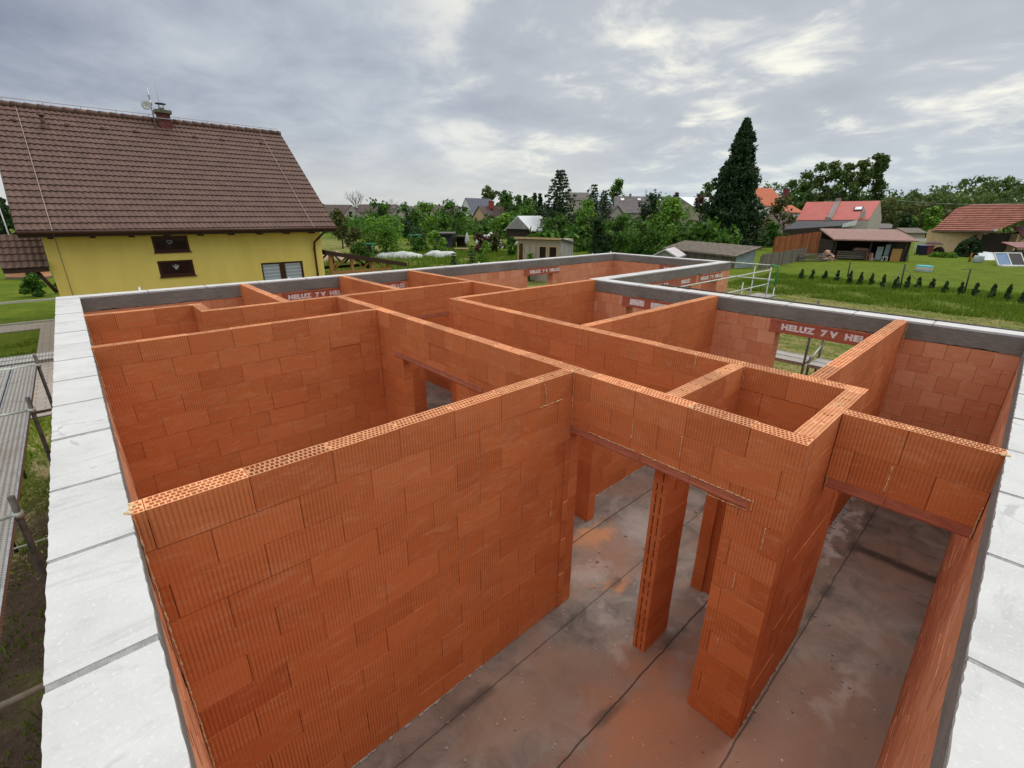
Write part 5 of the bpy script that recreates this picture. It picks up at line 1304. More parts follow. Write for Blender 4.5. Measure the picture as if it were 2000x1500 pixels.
# long old shed with mossy roof and pale blue sheet end; pale hut in front
Pl, Pr = gnd(1330, 505)[0], gnd(1441, 521)[0]
A = at(1290, 470, 57.5); Bf = at(1449, 499, 52.3)
def shed_mono(name, label, P0, P1, dep, hf, hb, wall, roof, side, cat='shed', ov=.3):
    """lean-to shed from P0 to P1 (front foot line), depth dep, heights front/back"""
    ang = math.atan2(P1[1]-P0[1], P1[0]-P0[0]); L = math.hypot(P1[0]-P0[0], P1[1]-P0[1]); root = empty(name, (P0[0], P0[1], -.3), label, cat, rz=ang)
    mb = MB(); n = int(L/.16)
    for i in range(n): mb.box(i*L/n+.006, (i+1)*L/n-.006, 0, .03, 0, hf-.05, tone=random.random())
    mb.build('front_wall', wall, root)
    mb = MB(); mb.face([(L, 0, 0), (L, dep, 0), (L, dep, hb-.06), (L, 0, hf-.06)]); mb.face([(L-.04, 0, 0), (L-.04, 0, hf-.06), (L-.04, dep, hb-.06), (L-.04, dep, 0)]); mb.build('side_wall', side, root)
    mb = MB(); mb.box(0, L-.05, dep-.05, dep, 0, min(hf, hb)-.06); mb.face([(0, 0, 0), (0, 0, hf-.06), (0, dep, hb-.06), (0, dep, 0)]); mb.build('back_wall', wall, root)
    mb = MB(); s_ = (hb-hf)/dep
    P = [(-ov, -ov, hf-s_*ov), (L+ov, -ov, hf-s_*ov), (L+ov, dep+ov, hb+s_*ov), (-ov, dep+ov, hb+s_*ov)]
    nn = 26
    for i in range(nn):
        x0, x1 = -ov+(L+2*ov)*i/nn, -ov+(L+2*ov)*(i+1)/nn; dz = .02*(i % 2)
        mb.face([(x0, -ov, P[0][2]+dz), (x1, -ov, P[0][2]+dz), (x1, dep+ov, P[2][2]+dz), (x0, dep+ov, P[2][2]+dz)], 0, random.random())
    mb.face([(x, y, z-.12) for x, y, z in reversed(P)])
    for (i, j) in ((0, 1), (1, 2), (3, 0)): mb.face([(P[i][0], P[i][1], P[i][2]-.12), (P[j][0], P[j][1], P[j][2]-.12), P[j], P[i]])
    mb.build('roof', roof, root); return root, L
Q1 = gnd(1434, 524)[0]; Q0 = Q1+(gnd(1300, 505)[0]-Q1)*1.0
hfr = hgt(1449, 497, gnd(1443, 524)[1])
shed_mono('old_long_shed', 'long old shed with brown mossy roof and pale blue end wall', Q0, Q1, 2.3, hfr, hfr+.62, 'wood_grey', 'old_sheet', 'blue_sheet', ov=.35)
D = 46; pos, rz = frame_at(1308, D, 0)
house_obj('metal_hut', 'low hut with pale pinkish metal roof behind the wing corner', 1308, 46, -32, wid(58, 46)*.8, 3.4, hgt(1308, 501, 46), hgt(1308, 488, 46), 'tarp_grey', 'metal_pale', cat='hut', ridge='y', over=.2)

# fences
def plank_fence(name, label, P0, P1, h0, h1, mat, w=.17, posts=True, group=None):
    P0 = Vector(P0); P1 = Vector(P1); L = (P1-P0).length; ang = math.atan2(P1.y-P0.y, P1.x-P0.x)
    root = empty(name, (P0.x, P0.y, -.3), label, 'fence', rz=ang); mb = MB(); n = int(L/w)
    for i in range(n):
        t = i/n; h = h0+(h1-h0)*t+random.uniform(-.04, .04); a = random.uniform(-.01, .01)
        mb.box(i*w+.006, (i+1)*w-.006, a, a+.025, 0, h, tone=random.random())
    mb.build('board_panel', mat, root)
    for z in (.35, min(h0, h1)-.3):
        mb = MB(); mb.box(0, L, .04, .10, z, z+.09); mb.build('rail', mat, root)
    for x in np.arange(.1, L, 2.6):
        mb = MB(); mb.box(x, x+.11, .03, .15, 0, h0+(h1-h0)*x/L-.15); mb.build('post', mat, root)
    return root
a_ = gnd(1483, 527)[0]; b2 = gnd(1572, 507)[0]
plank_fence('plank_fence', 'grey weathered plank fence running back from the long shed', a_, b2, hgt(1483, 496, gnd(1483, 527)[1]), hgt(1575, 484, gnd(1572, 507)[1]), 'wood_grey')
a_ = gnd(1508, 492)[0]; b2 = gnd(1617, 498)[0]
plank_fence('board_screen', 'tall reddish brown board screen left of the open shed', a_, b2, hgt(1508, 462, gnd(1508, 492)[1]), hgt(1620, 448, gnd(1617, 498)[1]), 'wood_red', .22)
# wire fence posts
for i, (u0, v0, u1, v1, lb) in enumerate(((1661, 512, 1655, 541, 'leftmost leaning dark post'), (1768, 516, 1757, 566, 'dark post with two slanting braces'), (1896, 525, 1883, 574, 'dark post near the right, topped by a short crossbar'))):
    pb, D = gnd(u1, v1); tp = at(u0, v0, D); root = empty('fence_post', (pb.x, pb.y, -.3), lb+' in the thuja row', 'post', 'wire fence posts in the thuja row')
    q = Vector((tp.x-pb.x, tp.y-pb.y, tp.z+.3)); mb = MB(); mb.tube([(0, 0, 0), q], .045, 6); mb.build('pole', 'wood_dark', root)
    if i == 1:
        for s_ in (-1, 1):
            e = Vector((RT0.x*s_*1.15, RT0.y*s_*1.15, .55 if s_ > 0 else .1)); mb = MB(); mb.tube([q*.86, e], .02, 5); mb.build('brace', 'wood_grey', root)
    if i == 2:
        mb = MB(); mb.tube([q*.97-RT0*.6, q*.97+RT0*.9], .012, 5); mb.build('crossbar', 'tube_dark', root)

# red-roofed house and its lean-to
D = 98
def quadobj(nm, mats, par, pts, th=.12):
    mb = MB(); mb.face(pts); n_ = (Vector(pts[1])-Vector(pts[0])).cross(Vector(pts[2])-Vector(pts[0])).normalized()
    low = [tuple(Vector(p)-n_*th) for p in pts]; mb.face(list(reversed(low)))
    for i in range(len(pts)): j = (i+1) % len(pts); mb.face([low[i], low[j], pts[j], pts[i]])
    return mb.build(nm, mats, par)
pos, rz = frame_at(1650, 92, 0); rh = empty('red_roofed_house', pos, 'house with bright red metal roof, old stone chimney and black lean-to', 'house', rz=0)
inv = lambda p: (p.x-pos[0], p.y-pos[1], p.z-pos[2])
r0, r1 = at(1575, 394.5, 100), at(1720, 392, 92); e0, e1 = at(1556, 430, 95.5), at(1697, 429, 87.5)
rf = quadobj('roof', 'red_roof', rh, [inv(e0), inv(e1), inv(r1), inv(r0)])
bk = (r1-e1); b0_, b1_ = r0+Vector((bk.x, bk.y, -bk.z)), r1+Vector((bk.x, bk.y, -bk.z))
quadobj('roof', 'red_roof', rh, [inv(r0), inv(r1), inv(b1_), inv(b0_)])
def G(p): return Vector((p.x, p.y, -.3))
ins = .0
mb = MB()
dw = Vector((0, 0, -.12))
mb.face([inv(G(e1)), inv(G(b1_)), inv(b1_+dw), inv(r1+dw), inv(e1+dw)]); mb.face([inv(G(e0)), inv(e0+dw), inv(r0+dw), inv(b0_+dw), inv(G(b0_))])
mb.face([inv(G(e0)), inv(G(e1)), inv(e1+dw), inv(e0+dw)]); mb.face([inv(G(b0_)), inv(b0_+dw), inv(b1_+dw), inv(G(b1_))]); mb.build('wall', 'grey_render', rh)
c0 = e0.lerp(e1, .47); c1 = r0.lerp(r1, .44)
mb = MB(); dx = (e1-e0).normalized()
for q in range(9):
    pA = c0.lerp(c1, q/9); pB = c0.lerp(c1, (q+1)/9)
    mb.face([inv(pA-dx*.45+Vector((0, 0, .1))), inv(pA+dx*.45+Vector((0, 0, .1))), inv(pB+dx*.45+Vector((0, 0, .35))), inv(pB-dx*.45+Vector((0, 0, .35)))], 0)
cx = inv(c1); mb.box(cx[0]-.45, cx[0]+.45, cx[1]-.4, cx[1]+.3, cx[2]-.6, cx[2]+.65); cx = inv(c0); mb.box(cx[0]-.5, cx[0]+.5, cx[1]-.2, cx[1]+.6, cx[2]-.3, cx[2]+.5); mb.build('chimney', 'chimney_old', rf)
k0 = e0.lerp(e1, .78).lerp(r0.lerp(r1, .78), .55)+Vector((0, 0, .16)); ex = dx; ey = (r0-e0).normalized(); mb = MB()
mb.face([inv(k0-ex*.75-ey*.8), inv(k0+ex*.75-ey*.8), inv(k0+ex*.75+ey*.8), inv(k0-ex*.75+ey*.8)], 0); k1 = k0+Vector((0, 0, .06))
mb.face([inv(k1-ex*.55-ey*.6), inv(k1+ex*.55-ey*.6), inv(k1+ex*.55+ey*.6), inv(k1-ex*.55+ey*.6)], 1); mb.build('roof_window', ['felt_dark', 'metal_white'], rf)
cx = inv(e0.lerp(e1, .90).lerp(r0.lerp(r1, .9), .12)); mb = MB(); mb.box(cx[0]-.4, cx[0]+.4, cx[1]-.3, cx[1]+.4, cx[2]-.4, cx[2]+1.1); mb.tube([(cx[0], cx[1], cx[2]+1.1), (cx[0], cx[1], cx[2]+1.7)], .1, 6); mb.build('chimney', 'grey_render', rf)
l0, l1 = at(1530, 448, 88), at(1640, 441, 80); l2 = e0.lerp(e1, .80)
quadobj('lean_to_roof', 'felt_dark', rh, [inv(l0), inv(l1), inv(l2-Vector((0, 0, .15))), inv(e0-Vector((0, 0, .15)))])
mb = MB(); mb.face([inv(G(l0)), inv(G(l1)), inv(l1-Vector((0, 0, .15))), inv(l0-Vector((0, 0, .15)))]); mb.build('lean_to_wall', 'wood_dark', rh)
w0, w1 = at(1645, 444, 81), at(1672, 440, 82); quadobj('sheet', 'metal_white', rh, [inv(w0), inv(w1), inv(w1+Vector((0, 0, .9))), inv(w0+Vector((0, 0, .55)))], .05)

# open-fronted shed full of timber and junk
f0, f1 = gnd(1628, 507)[0], gnd(1764, 511)[0]
ang = math.atan2(f1.y-f0.y, f1.x-f0.x); L = (f1-f0).length
os_ = empty('open_shed', (f0.x, f0.y, -.3), 'open fronted shed with faded pink metal roof crammed with timber', 'shed', rz=ang)
HF = hgt(1770, 469, gnd(1764, 511)[1]); HB = HF+1.0; DP = 5.2
mb = MB(); nn = 40
for i in range(nn):
    x0, x1 = -.6+(L+1.3)*i/nn, -.6+(L+1.3)*(i+1)/nn; dz = .03*(i % 2)
    mb.face([(x0, -.5, HF+dz), (x1, -.5, HF+dz), (x1, DP, HB+dz), (x0, DP, HB+dz)], 0, random.random())
mb.face([(-.6, -.5, HF-.12), (-.6, DP, HB-.12), (L+.7, DP, HB-.12), (L+.7, -.5, HF-.12)]); mb.face([(-.6, -.5, HF-.12), (L+.7, -.5, HF-.12), (L+.7, -.5, HF), (-.6, -.5, HF)]); mb.face([(L+.7, -.5, HF-.12), (L+.7, DP, HB-.12), (L+.7, DP, HB), (L+.7, -.5, HF)])
mb.build('roof', 'pink_tin', os_)
mb = MB(); mb.box(-.3, L+.2, DP-.2, DP, 0, HB-.2); mb.box(-.3, -.2, .3, DP-.2, 0, HF-.15); mb.build('back_wall', 'wood_dark', os_)
mb = MB(); mb.face([(L+.25, .3, 0), (L+.25, DP, 0), (L+.25, DP, HB-.15), (L+.25, .3, HF-.05)]); mb.face([(L+.2, .3, 0), (L+.2, .3, HF-.05), (L+.2, DP, HB-.15), (L+.2, DP, 0)]); sw = mb.build('side_wall', 'grey_render', os_)
mb = MB(); mb.box(L+.251, L+.28, 1.9, 2.3, .6, 1.9); mb.build('side_window', 'glass_dark', sw)
for x in (-.2, L*.48, L-.3, L+.1):
    mb = MB(); mb.box(x, x+.16, 0, .16, 0, HF-.12); mb.build('post', 'wood_dark', os_)
def inshed(name, label, cat, x, y, parts, rz=0, z=0, group=None):
    M_ = Matrix.Rotation(ang, 4, 'Z'); p = M_ @ Vector((x, y, 0)); root = empty(name, (f0.x+p.x, f0.y+p.y, -.3+z), label, cat, group, rz=ang+rz)
    for nm, mat, boxes in parts:
        mb = MB()
        for b_ in boxes: mb.box(*b_, tone=random.random())
        mb.build(nm, mat, root)
    return root
inshed('board_stack', 'pile of stacked pallets and boards under the left half of the open shed', 'timber stack', .3, .3, [('board', 'wood_grey', [(0, 3.1, 0, 1.2, .15+.22*k, .28+.22*k) for k in range(4)]), ('support', 'wood_dark', [(.1+1.3*k, .3+1.3*k, .05, 1.1, 0, .95) for k in range(3)])])
inshed('rolled_carpet', 'reddish folded sacks heaped on the board stack', 'sack', 2.0, .6, [('sack', 'pink_tin', [(0, 1.5, 0, .7, 0, .16), (.1, 1.4, .05, .65, .16, .30)])], z=1.02)
inshed('sack_pile', 'pale sacks lying beside the board stack', 'sack', 3.3, .1, [('sack', 'shed_board', [(0, .7, 0, .5, 0, .3), (.05, .6, .05, .45, .3, .55), (0, .55, .05, .45, .55, .8)])])
inshed('door_panel', 'pale blue grey panel leaning in the open shed, left of two', 'panel', 4.35, .8, [('panel', 'blue_sheet', [(0, .62, 0, .06, .05, 1.5)])], group='panels leaning in the open shed')
inshed('door_panel', 'pale blue grey panel leaning in the open shed, right of two', 'panel', 5.15, .8, [('panel', 'blue_sheet', [(0, .45, 0, .06, .5, 1.75)])], group='panels leaning in the open shed')
inshed('workbench', 'dark low workbench in the right half of the open shed', 'bench', 5.9, .4, [('bench_top', 'tube_dark', [(0, 1.6, 0, .8, .62, .70)]), ('leg', 'tube_dark', [(.05, .12, .05, .12, 0, .62), (1.48, 1.55, .05, .12, 0, .62)])])
inshed('plywood_cabinet', 'honey coloured plywood sheet standing at the right end of the open shed', 'board', L-1.3, .05, [('board', 'wood_honey', [(0, .95, 0, .08, 0, 1.35)])])
inshed('garden_stool', 'small white plastic stool in front of the open shed', 'stool', 4.8, -.1, [('seat', 'white_paint', [(0, .45, 0, .4, .42, .48)]), ('leg', 'white_paint', [(0, .05, 0, .05, 0, .42), (.4, .45, 0, .05, 0, .42), (0, .05, .35, .4, 0, .42), (.4, .45, .35, .4, 0, .42)])])
inshed('bicycle_rack', 'rusty frame leaning against the board stack', 'frame', 3.15, -.1, [('bar', 'wood_red', [(0, .08, 0, .08, 0, 1.0), (.4, .48, 0, .08, 0, .9), (0, .48, 0, .08, .5, .58)])])
# heap of rubble and board pile left of it
p_, D_ = gnd(1612, 508); root = empty('rubble_heap', (p_.x, p_.y, -.3), 'heap of pale broken stones beside the tall board screen', 'heap'); mb = MB()
for _ in range(46):
    a = random.uniform(0, 6.28); r_ = random.random()**.6*.95; s_ = random.uniform(.10, .24); z = max(0, (1-r_)*1.0)
    mb.box(-s_, s_, -s_*.7, s_*.7, -s_*.5, s_*.5, tone=random.random(), M=Matrix.Translation((math.cos(a)*r_, math.sin(a)*r_, z)) @ Matrix.Rotation(random.uniform(0, 3), 4, Vector((random.random(), random.random(), random.random())).normalized()))
mb.build('stones', 'rubble', root)
p_, D_ = gnd(1588, 511); root = empty('board_pile', (p_.x, p_.y, -.3), 'criss-cross pile of old boards at the end of the plank fence', 'timber stack', rz=RY_); mb = MB()
for k in range(9): mb.box(-1.5, 1.5, -.09, .09, 0, .05, tone=random.random(), M=Matrix.Translation((random.uniform(-.3, .3), random.uniform(-.3, .3), .07+k*.09)) @ Matrix.Rotation(random.uniform(-.25, .25), 4, 'Z'))
mb.build('boards', 'wood_grey', root)

# small octagonal paddling pool with teal cover
p_, D_ = gnd(1803, 530); root = empty('paddling_pool', (p_.x, p_.y, -.3), 'small round paddling pool with teal cover on the lawn', 'pool')
mb = MB(); R_ = 17*D_/FPX*.80; mb.lathe([(R_*.98, 0), (R_, .02), (R_, .45), (R_*.96, .5)], (0, 0, 0), 10); mb.build('pool_wall', 'sheet_white', root)
mb = MB(); mb.lathe([(.001, .40), (R_*.55, .43), (R_*.98, .50), (R_*1.03, .42)], (0, 0, .03), 10); mb.build('cover', 'teal_plastic', root)
# bins
for (u, v, mt, lb, cp_) in ((1797, 498, 'navy_plastic', 'dark wheelie bin with blue lid beside the shed side wall', 'blue_plastic'), (1809, 498, 'plum_tin', 'brown wheelie bin right of the dark one', 'plum_tin')):
    p_, D_ = gnd(u, v); root = empty('wheelie_bin', (p_.x, p_.y, -.3), lb, 'bin', 'wheelie bins by the open shed', rz=RY_)
    mb = MB(); mb.prism([(-.32, .08), (.32, .08), (.42, 1.15), (-.42, 1.15)], Matrix.Translation((0, -.4, 0)), .8); mb.build('body', mt, root); mb = MB(); mb.box(-.46, .46, -.48, .46, 1.151, 1.24); mb.build('lid', cp_, root)
    for x in (-.34, .30): mb = MB(); mb.lathe([(.001, -.03), (.1, -.03), (.1, .03), (.001, .03)], (x, .42, .1), 10, ax=Matrix.Rotation(PI/2, 3, 'Y')); mb.build('wheel', 'black_iron', root)
p_, D_ = gnd(1818, 497); root = empty('garden_parasol', (p_.x, p_.y, -.3), 'brown round garden parasol beside the cream house window', 'parasol')
mb = MB(); mb.lathe([(.001, 1.75), (.5, 1.62), (1.0, 1.35), (1.0, 1.30)], (0, 0, 0), 12); mb.build('canopy', 'dusk_tile', root); mb = MB(); mb.tube([(0, 0, 0), (0, 0, 1.75)], .03, 6); mb.build('pole', 'steel', root)

# cream house with clay tiled roof
A, B2 = gnd(1810, 490)[0], gnd(1880, 497)[0]
D1 = gnd(1810, 490)[1]
pos = (A.x, A.y, -.3); th_ = empty('cream_house', pos, 'cream bungalow with large weathered clay tile roof', 'house', rz=0); inv = lambda p: (p.x-pos[0], p.y-pos[1], p.z-pos[2])
e0 = at(1820, 450.5, D1-1.0); e1 = at(1945, 452, D1-12.5); r0 = at(1868, 407, D1+5.5); r0b = at(1902, 399, D1+6.5); r1 = at(2030, 398, D1-6)
rows = 15; mb = MB()
lp = [e0, e0.lerp(r0, 1.0), r0b]
for k in range(rows):
    def edge(t):
        Lp = e0.lerp(r0, min(1, t/.82)) if t <= .82 else r0.lerp(r0b, (t-.82)/.18)
        Rp = e1.lerp(at(2075, 398, D1-10), t); return Lp, Rp
    t0_, t1_ = k/rows, (k+1)/rows; (La, Ra), (Lb, Rb) = edge(t0_), edge(t1_); up_ = Vector((0, 0, .13)); NN = 30
    for i in range(NN):
        pa, pb, pc, pd = La.lerp(Ra, i/NN), La.lerp(Ra, (i+1)/NN), Lb.lerp(Rb, (i+1)/NN), Lb.lerp(Rb, i/NN); tn = random.random()
        mb.face([inv(pa+up_), inv(pb+up_), inv(pc), inv(pd)], 0, tn); mb.face([inv(pa), inv(pb), inv(pb+up_), inv(pa+up_)], 0, tn*.3)
mb.build('roof', 'brown_tile', th_)
mb = MB(); G2 = lambda p: Vector((p.x, p.y, -.3)); off = Vector((FW.x, FW.y, 0)).normalized()*.7
s0, s1 = e0+off, at(1932, 452, D1-10)+off
sdir_ = Vector((s0.x, s0.y, 0)).normalized()*6
mb.face([inv(G2(s0)), inv(G2(s1)), inv(s1), inv(s0)]); mb.face([inv(G2(s0+sdir_)), inv(G2(s0)), inv(s0), inv(s0+sdir_)])
mb.face([inv(G2(s1)), inv(G2(s1+sdir_)), inv(s1+sdir_), inv(s1)]); mb.face([inv(G2(s1+sdir_)), inv(G2(s0+sdir_)), inv(s0+sdir_), inv(s1+sdir_)])
mb.build('wall', 'cream_render', th_)
wx = (s1-s0).normalized(); c = s0.lerp(s1, .44); mb = MB(); zc_ = 1.35
P = [c-wx*.95-off*.03, c+wx*.95-off*.03]; mb.face([inv(Vector((P[0].x, P[0].y, .75))), inv(Vector((P[1].x, P[1].y, .75))), inv(Vector((P[1].x, P[1].y, 2.05))), inv(Vector((P[0].x, P[0].y, 2.05)))]); mb.build('window', 'brown_frame', th_)
mb = MB(); mb.tube([inv(e0-up_), inv(e1-up_)], .09, 6); mb.build('gutter', 'dusk_tile', th_)
mb = MB(); q0, q1 = at(1915, 455, D1-9), at(1948, 451, D1-13); mb.face([inv(q0), inv(q1), inv(q1+Vector((0, 0, .25))), inv(q0+Vector((0, 0, .25)))]); mb.build('bargeboard', 'metal_white', th_)
u0_, u1_ = at(1903, 455, D1-8.5), at(1990, 455, D1-8.5); q0 = G2(u0_); q1 = G2(u1_)
quadobj('porch_recess', 'wood_dark', th_, [inv(q0), inv(q1), inv(q1+Vector((0, 0, 3.0))), inv(q0+Vector((0, 0, 2.5)))], .1)
# neighbour at the right edge
pos = tuple(at(1992, 500, 60)); pos = (pos[0], pos[1], -.3); nb = empty('cream_annex', pos, 'cream annex with small plum metal roof at the right edge', 'house', rz=RY_)
mb = MB(); mb.box(-1.2, 6, 0, 4, 0, 2.75); mb.build('wall', 'cream_render', nb)
mb = MB(); mb.face([(-1.1, -.4, 2.62), (4.2, -.4, 2.62), (4.2, 2.2, 3.65), (-.2, 2.2, 3.65)]); mb.face([(-1.1, -.4, 2.52), (-.2, 2.2, 3.55), (4.2, 2.2, 3.55), (4.2, -.4, 2.52)]); mb.face([(-1.1, -.4, 2.52), (4.2, -.4, 2.52), (4.2, -.4, 2.62), (-1.1, -.4, 2.62)]); mb.build('roof', 'plum_tin', nb)
mb = MB(); mb.tube([(-.5, -.3, 2.55), (-.45, -.1, 2.3), (-.85, -.06, 1.9), (-.85, -.06, 0)], .05, 6); mb.build('downpipe', 'dusk_tile', nb)
# canopy roof, leaning windows, blue bag and chair on the lawn
p_, D_ = gnd(1978, 520); root = empty('leaning_window_unit', (p_.x, p_.y, -.3), 'discarded white window unit with blue pane lying tilted on the lawn', 'window frame', rz=RY_)
M_ = Matrix.Rotation(math.radians(-38), 4, 'X'); W_ = wid(76, D_)*.72
def tb_(nm, mt, bx):
    mb = MB()
    for b_ in bx: mb.box(*b_, M=M_)
    mb.build(nm, mt, root)
tb_('frame', 'white_paint', [(-W_/2, W_/2, 0, .10, 0, .10), (-W_/2, W_/2, 0, .10, 1.55, 1.65), (-W_/2, -W_/2+.1, 0, .10, .1, 1.55), (W_/2-.1, W_/2, 0, .10, .1, 1.55), (-.08, .02, 0, .10, .1, 1.55)])
mb = MB(); mb.box(-W_/2+.1, -.08, .05, .06, .1, 1.55, M=M_); simple('blue_glass', (.20, .30, .46), (.15, .24, .38), 1, .25, bump=0); mb.build('pane', 'blue_glass', root); mb = MB(); mb.box(.02, W_/2-.1, .05, .06, .1, 1.55, M=M_); mb.build('pane', 'glass_dark', root)
mb = MB(); mb.box(-W_/2, W_/2, -.45, .15, -.02, .12); mb.build('base_board', 'white_paint', root)
p_, D_ = gnd(1930, 508); root = empty('sheet_pile', (p_.x, p_.y, -.3), 'white boards and grey sheets stacked at a slant beside the round bush', 'board pile', rz=RY_)
mb = MB()
for k in range(4): mb.box(-.7, .7, 0, .05, 0, 1.1, tone=random.random(), M=Matrix.Translation((k*.22, k*.10, 0)) @ Matrix.Rotation(math.radians(-52+k*4), 4, 'X') @ Matrix.Rotation(random.uniform(-.15, .15), 4, 'Y'))
mb.build('boards', 'metal_white', root)
p_, D_ = gnd(1909, 513); root = empty('water_container', (p_.x, p_.y, -.3), 'pale blue water drum beside the slanted boards', 'drum'); mb = MB(); mb.lathe([(.001, 0), (.42, 0), (.46, .1), (.46, .6), (.40, .75), (.001, .78)], (0, 0, 0), 14); mb.build('drum', 'blue_sheet', root)
p_, D_ = gnd(1893, 511); root = empty('tree_stump', (p_.x, p_.y, -.3), 'small wooden stake beside the pale blue drum', 'stake'); mb = MB(); mb.tube([(0, 0, 0), (.05, 0, .6), (.15, 0, .95)], [.12, .09, .07], 7); mb.build('stake', 'wood_red', root)
pos = at(1990, 520, 50); root = empty('low_canopy', (pos.x, pos.y, -.3), 'low canopy with dark reddish roof over junk at the right edge', 'canopy', rz=RY_)
zc1 = hgt(1985, 482, 50); mb = MB(); mb.face([(-1.5, -.5, zc1), (3.5, -.5, zc1), (3.5, 1.6, zc1+.45), (-1.2, 1.6, zc1+.45)]); mb.face([(-1.5, -.5, zc1-.1), (-1.2, 1.6, zc1+.35), (3.5, 1.6, zc1+.35), (3.5, -.5, zc1-.1)]); mb.face([(-1.5, -.5, zc1-.1), (3.5, -.5, zc1-.1), (3.5, -.5, zc1), (-1.5, -.5, zc1)]); mb.build('roof', 'plum_tin', root)
for x in (-1.2, 1.2, 3.2): mb = MB(); mb.box(x, x+.1, -.2, -.1, 0, zc1); mb.build('post', 'wood_dark', root)
mb = MB(); mb.box(-1, 3, .3, 1.2, 0, zc1-.45); mb.box(-.8, .4, -.1, .3, zc1-.5, zc1-.25); mb.build('shelf', 'wood_grey', root)
# grey flat roofs in the gap between the houses
for (u, v, wp, D, lb, mt) in ((1740, 437, 46, 105, 'low building with grey flat roof right of the red roofed house', 'grey_tile'), (1800, 446, 52, 92, 'low shed with layered grey roof left of the clay tiles', 'old_sheet')):
    house_obj('low_building', lb, u, D, 0, 5, wid(wp, D)*.75, hgt(u, v+8, D), hgt(u, v, D), 'shed_board', mt, over=.3)
mb = MB(); a_, b2 = gnd(1782, 493)[0], gnd(1800, 494)[0]; a_.z = b2.z = -.3
gt = empty('white_gate', (a_.x, a_.y, -.3), 'white barred garden gate between the open shed and the cream house', 'gate', rz=math.atan2(b2.y-a_.y, b2.x-a_.x)); L = (b2-a_).length*1.1
mb = MB(); mb.box(0, L, 0, .05, 1.5, 1.9); mb.build('top_panel', 'white_paint', gt)
mb = MB(); [mb.box(x, x+.06, 0, .04, .2, 1.45) for x in np.arange(0, L, .2)]; mb.box(0, L, 0, .05, .8, .88); mb.build('bars', 'white_paint', gt)
# power line over the forest edge
mb = MB(); mb.tube([at(1722+8*i, 388+6*math.sin(i/34*PI)+i*.25, 118-i*.6) for i in range(0, 40, 3)], .035, 4); tag(mb.build('power_line', 'tube_pale'), 'thin pale overhead cable crossing in front of the pine forest', 'cable')
# lamp / pole at left edge, brick stacks
p_ = at(0, 410, 40); mb = MB(); q = Vector((p_.x, p_.y, -.3)); mb.tube([q, q+Vector((0, 0, 5.0))], .05, 6); tag(mb.build('garden_pole', 'dish'), 'thin pale pole at the left edge behind the lean-to roof', 'pole')
pos, rz = frame_at(-6, 32); root = empty('brick_pallet', pos, 'stacked pale orange clay blocks at the left edge below the pole', 'pallet', rz=rz)
mb = MB()
for i in range(5):
    for j in range(4):
        if random.random() < .9: mb.box(-1.0+i*.5, -.52+i*.5, 0, .9, .15+j*.25, .39+j*.25, tone=random.random())
mb.build('blocks', 'clay_outer', root); mb = MB(); mb.box(-1.05, 1.5, 0, .95, 0, .14); mb.build('pallet_base', 'wood_grey', root)

# ================================================================== grass and hay as stuff
def tufts(name, label, mat, n, xr, yr, h, wd, cond=None, lay=0.0):
    x = rng.uniform(*xr, n); y = rng.uniform(*yr, n)
    if cond is not None: k = cond(x, y); x, y = x[k], y[k]
    n = len(x); a = rng.random(n)*2*PI; hh = h*rng.uniform(.4, 1.2, n); ww = wd*rng.uniform(.6, 1.3, n); b = rng.random(n)*2*PI; ln = hh*rng.uniform(.1, .7, n)+lay*rng.uniform(.5, 1, n)
    z = np.full(n, -.305)
    P0 = np.stack([x-np.cos(a)*ww/2, y-np.sin(a)*ww/2, z], 1); P1 = np.stack([x+np.cos(a)*ww/2, y+np.sin(a)*ww/2, z], 1)
    P2 = np.stack([x+np.cos(b)*ln, y+np.sin(b)*ln, z+hh], 1)
    me = fastmesh(name, np.stack([P0, P1, P2], 1).reshape(-1, 3), np.arange(3*n).reshape(-1, 3), rng.random(n), mat)
    o = bpy.data.objects.new(name, me); COL.objects.link(o); tag(o, label, 'grass', kind='stuff'); return o
def clump(x, y, s=.7, k=1.3): return np.sin(x*s*1.7+np.sin(y*s*2.1)*1.4)+np.sin(y*s*1.9+np.sin(x*s*1.3)*1.7)+rng.normal(size=len(x))*k > 0
tufts('grass', 'tall bright grass around the thuja row', 'lf_grass', 60000, (33, 45), (-3, 15), .24, .05, clump)
tufts('grass', 'rough meadow grass behind the right wall', 'lf_grass', 22000, (25, 45), (-4, 28), .08, .04, clump)
tufts('hay', 'scattered mown hay lying beside the right wall', 'lf_hay', 34000, (10, 33), (-4, 18), .05, .035, lambda x, y: clump(x, y, .9, .9), lay=.22)
tufts('grass', 'uncut meadow grass behind the far wall', 'lf_grass', 70000, (8, 42), (26, 56), .45, .07, clump)
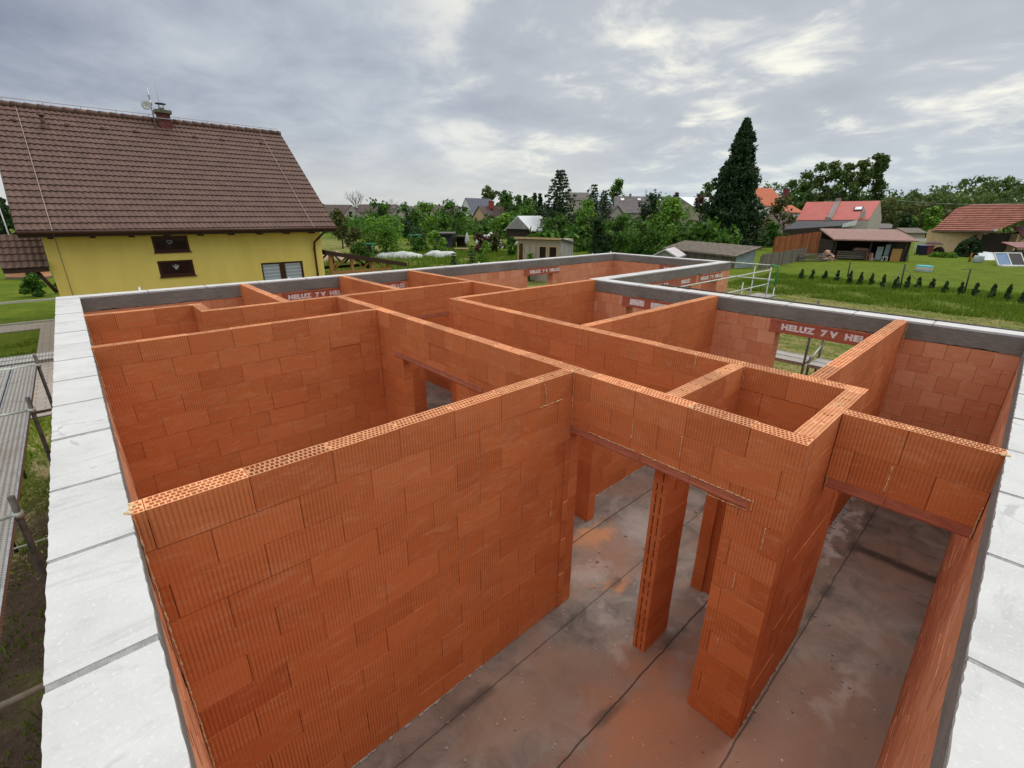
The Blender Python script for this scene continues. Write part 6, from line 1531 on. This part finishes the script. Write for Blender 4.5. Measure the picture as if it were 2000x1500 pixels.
tufts('grass', 'patchy grass and weeds beside the left scaffold', 'lf_grass', 26000, (-5, -.7), (2, 26), .10, .025, lambda x, y: clump(x, y, 1.6, .8) & ~((x > -1.75) & (y > 15.3)))
tufts('hay', 'bits of hay lying below the left scaffold', 'lf_hay', 7000, (-3.5, -.5), (8, 15), .03, .02, lambda x, y: clump(x, y, 2.2, .5), lay=.12)

# crumbs of brick and mortar on the floor, poles and aerials of the village
mb = MB()
for _ in range(240):
    x, y = random.uniform(.2, 9.0), random.uniform(-.15, 3.9); q = random.uniform(.003, .013)*(1 if random.random() < .93 else 2.2)
    mb.box(-q, q, -q*.7, q*.7, 0, q*.9, mi=random.choice((0, 0, 1)), tone=random.random(), M=Matrix.Translation((x, y, .001)) @ Matrix.Rotation(random.uniform(0, 6), 4, 'Z') @ Matrix.Rotation(random.uniform(-.3, .3), 4, 'X'))
tag(mb.build('crumbs', ['rubble', 'mortar']), 'crumbs of brick and mortar strewn over the dark floor', 'rubble', kind='stuff')
for (u, v, D, lb) in ((756, 393, 170, 'thin utility pole standing left of the grey dormer house'), (828, 397, 160, 'thin utility pole above the bright green tree row'), (1240, 392, 120, 'utility pole in front of the long slate roof')):
    x, y, z = spot(u, D); H = zat(u, v, D)+.3; root = empty('utility_pole', (x, y, z), lb, 'pole', 'village utility poles')
    mb = MB(); mb.tube([(0, 0, 0), (0, 0, H)], .13, 6); mb.build('pole', 'bark', root)
    mb = MB(); mb.box(-.7, .7, -.06, .06, H-.5, H-.38, M=Matrix.Rotation(RY_, 4, 'Z')); mb.build('crossarm', 'bark', root)
x, y, z = spot(1258, 104); H = zat(1258, 371, 104)+.3; root = empty('rooftop_aerial', (x, y, z), 'television aerial on a mast rising above the long slate roof', 'aerial')
mb = MB(); mb.tube([(0, 0, H-3), (0, 0, H)], .05, 5); mb.build('mast', 'tube_dark', root); mb = MB(); [mb.tube([(-.6+.1*k, 0, H-.3-.35*k), (.6-.1*k, 0, H-.3-.35*k)], .035, 4) for k in range(3)]; mb.build('crossbar', 'tube_dark', root)
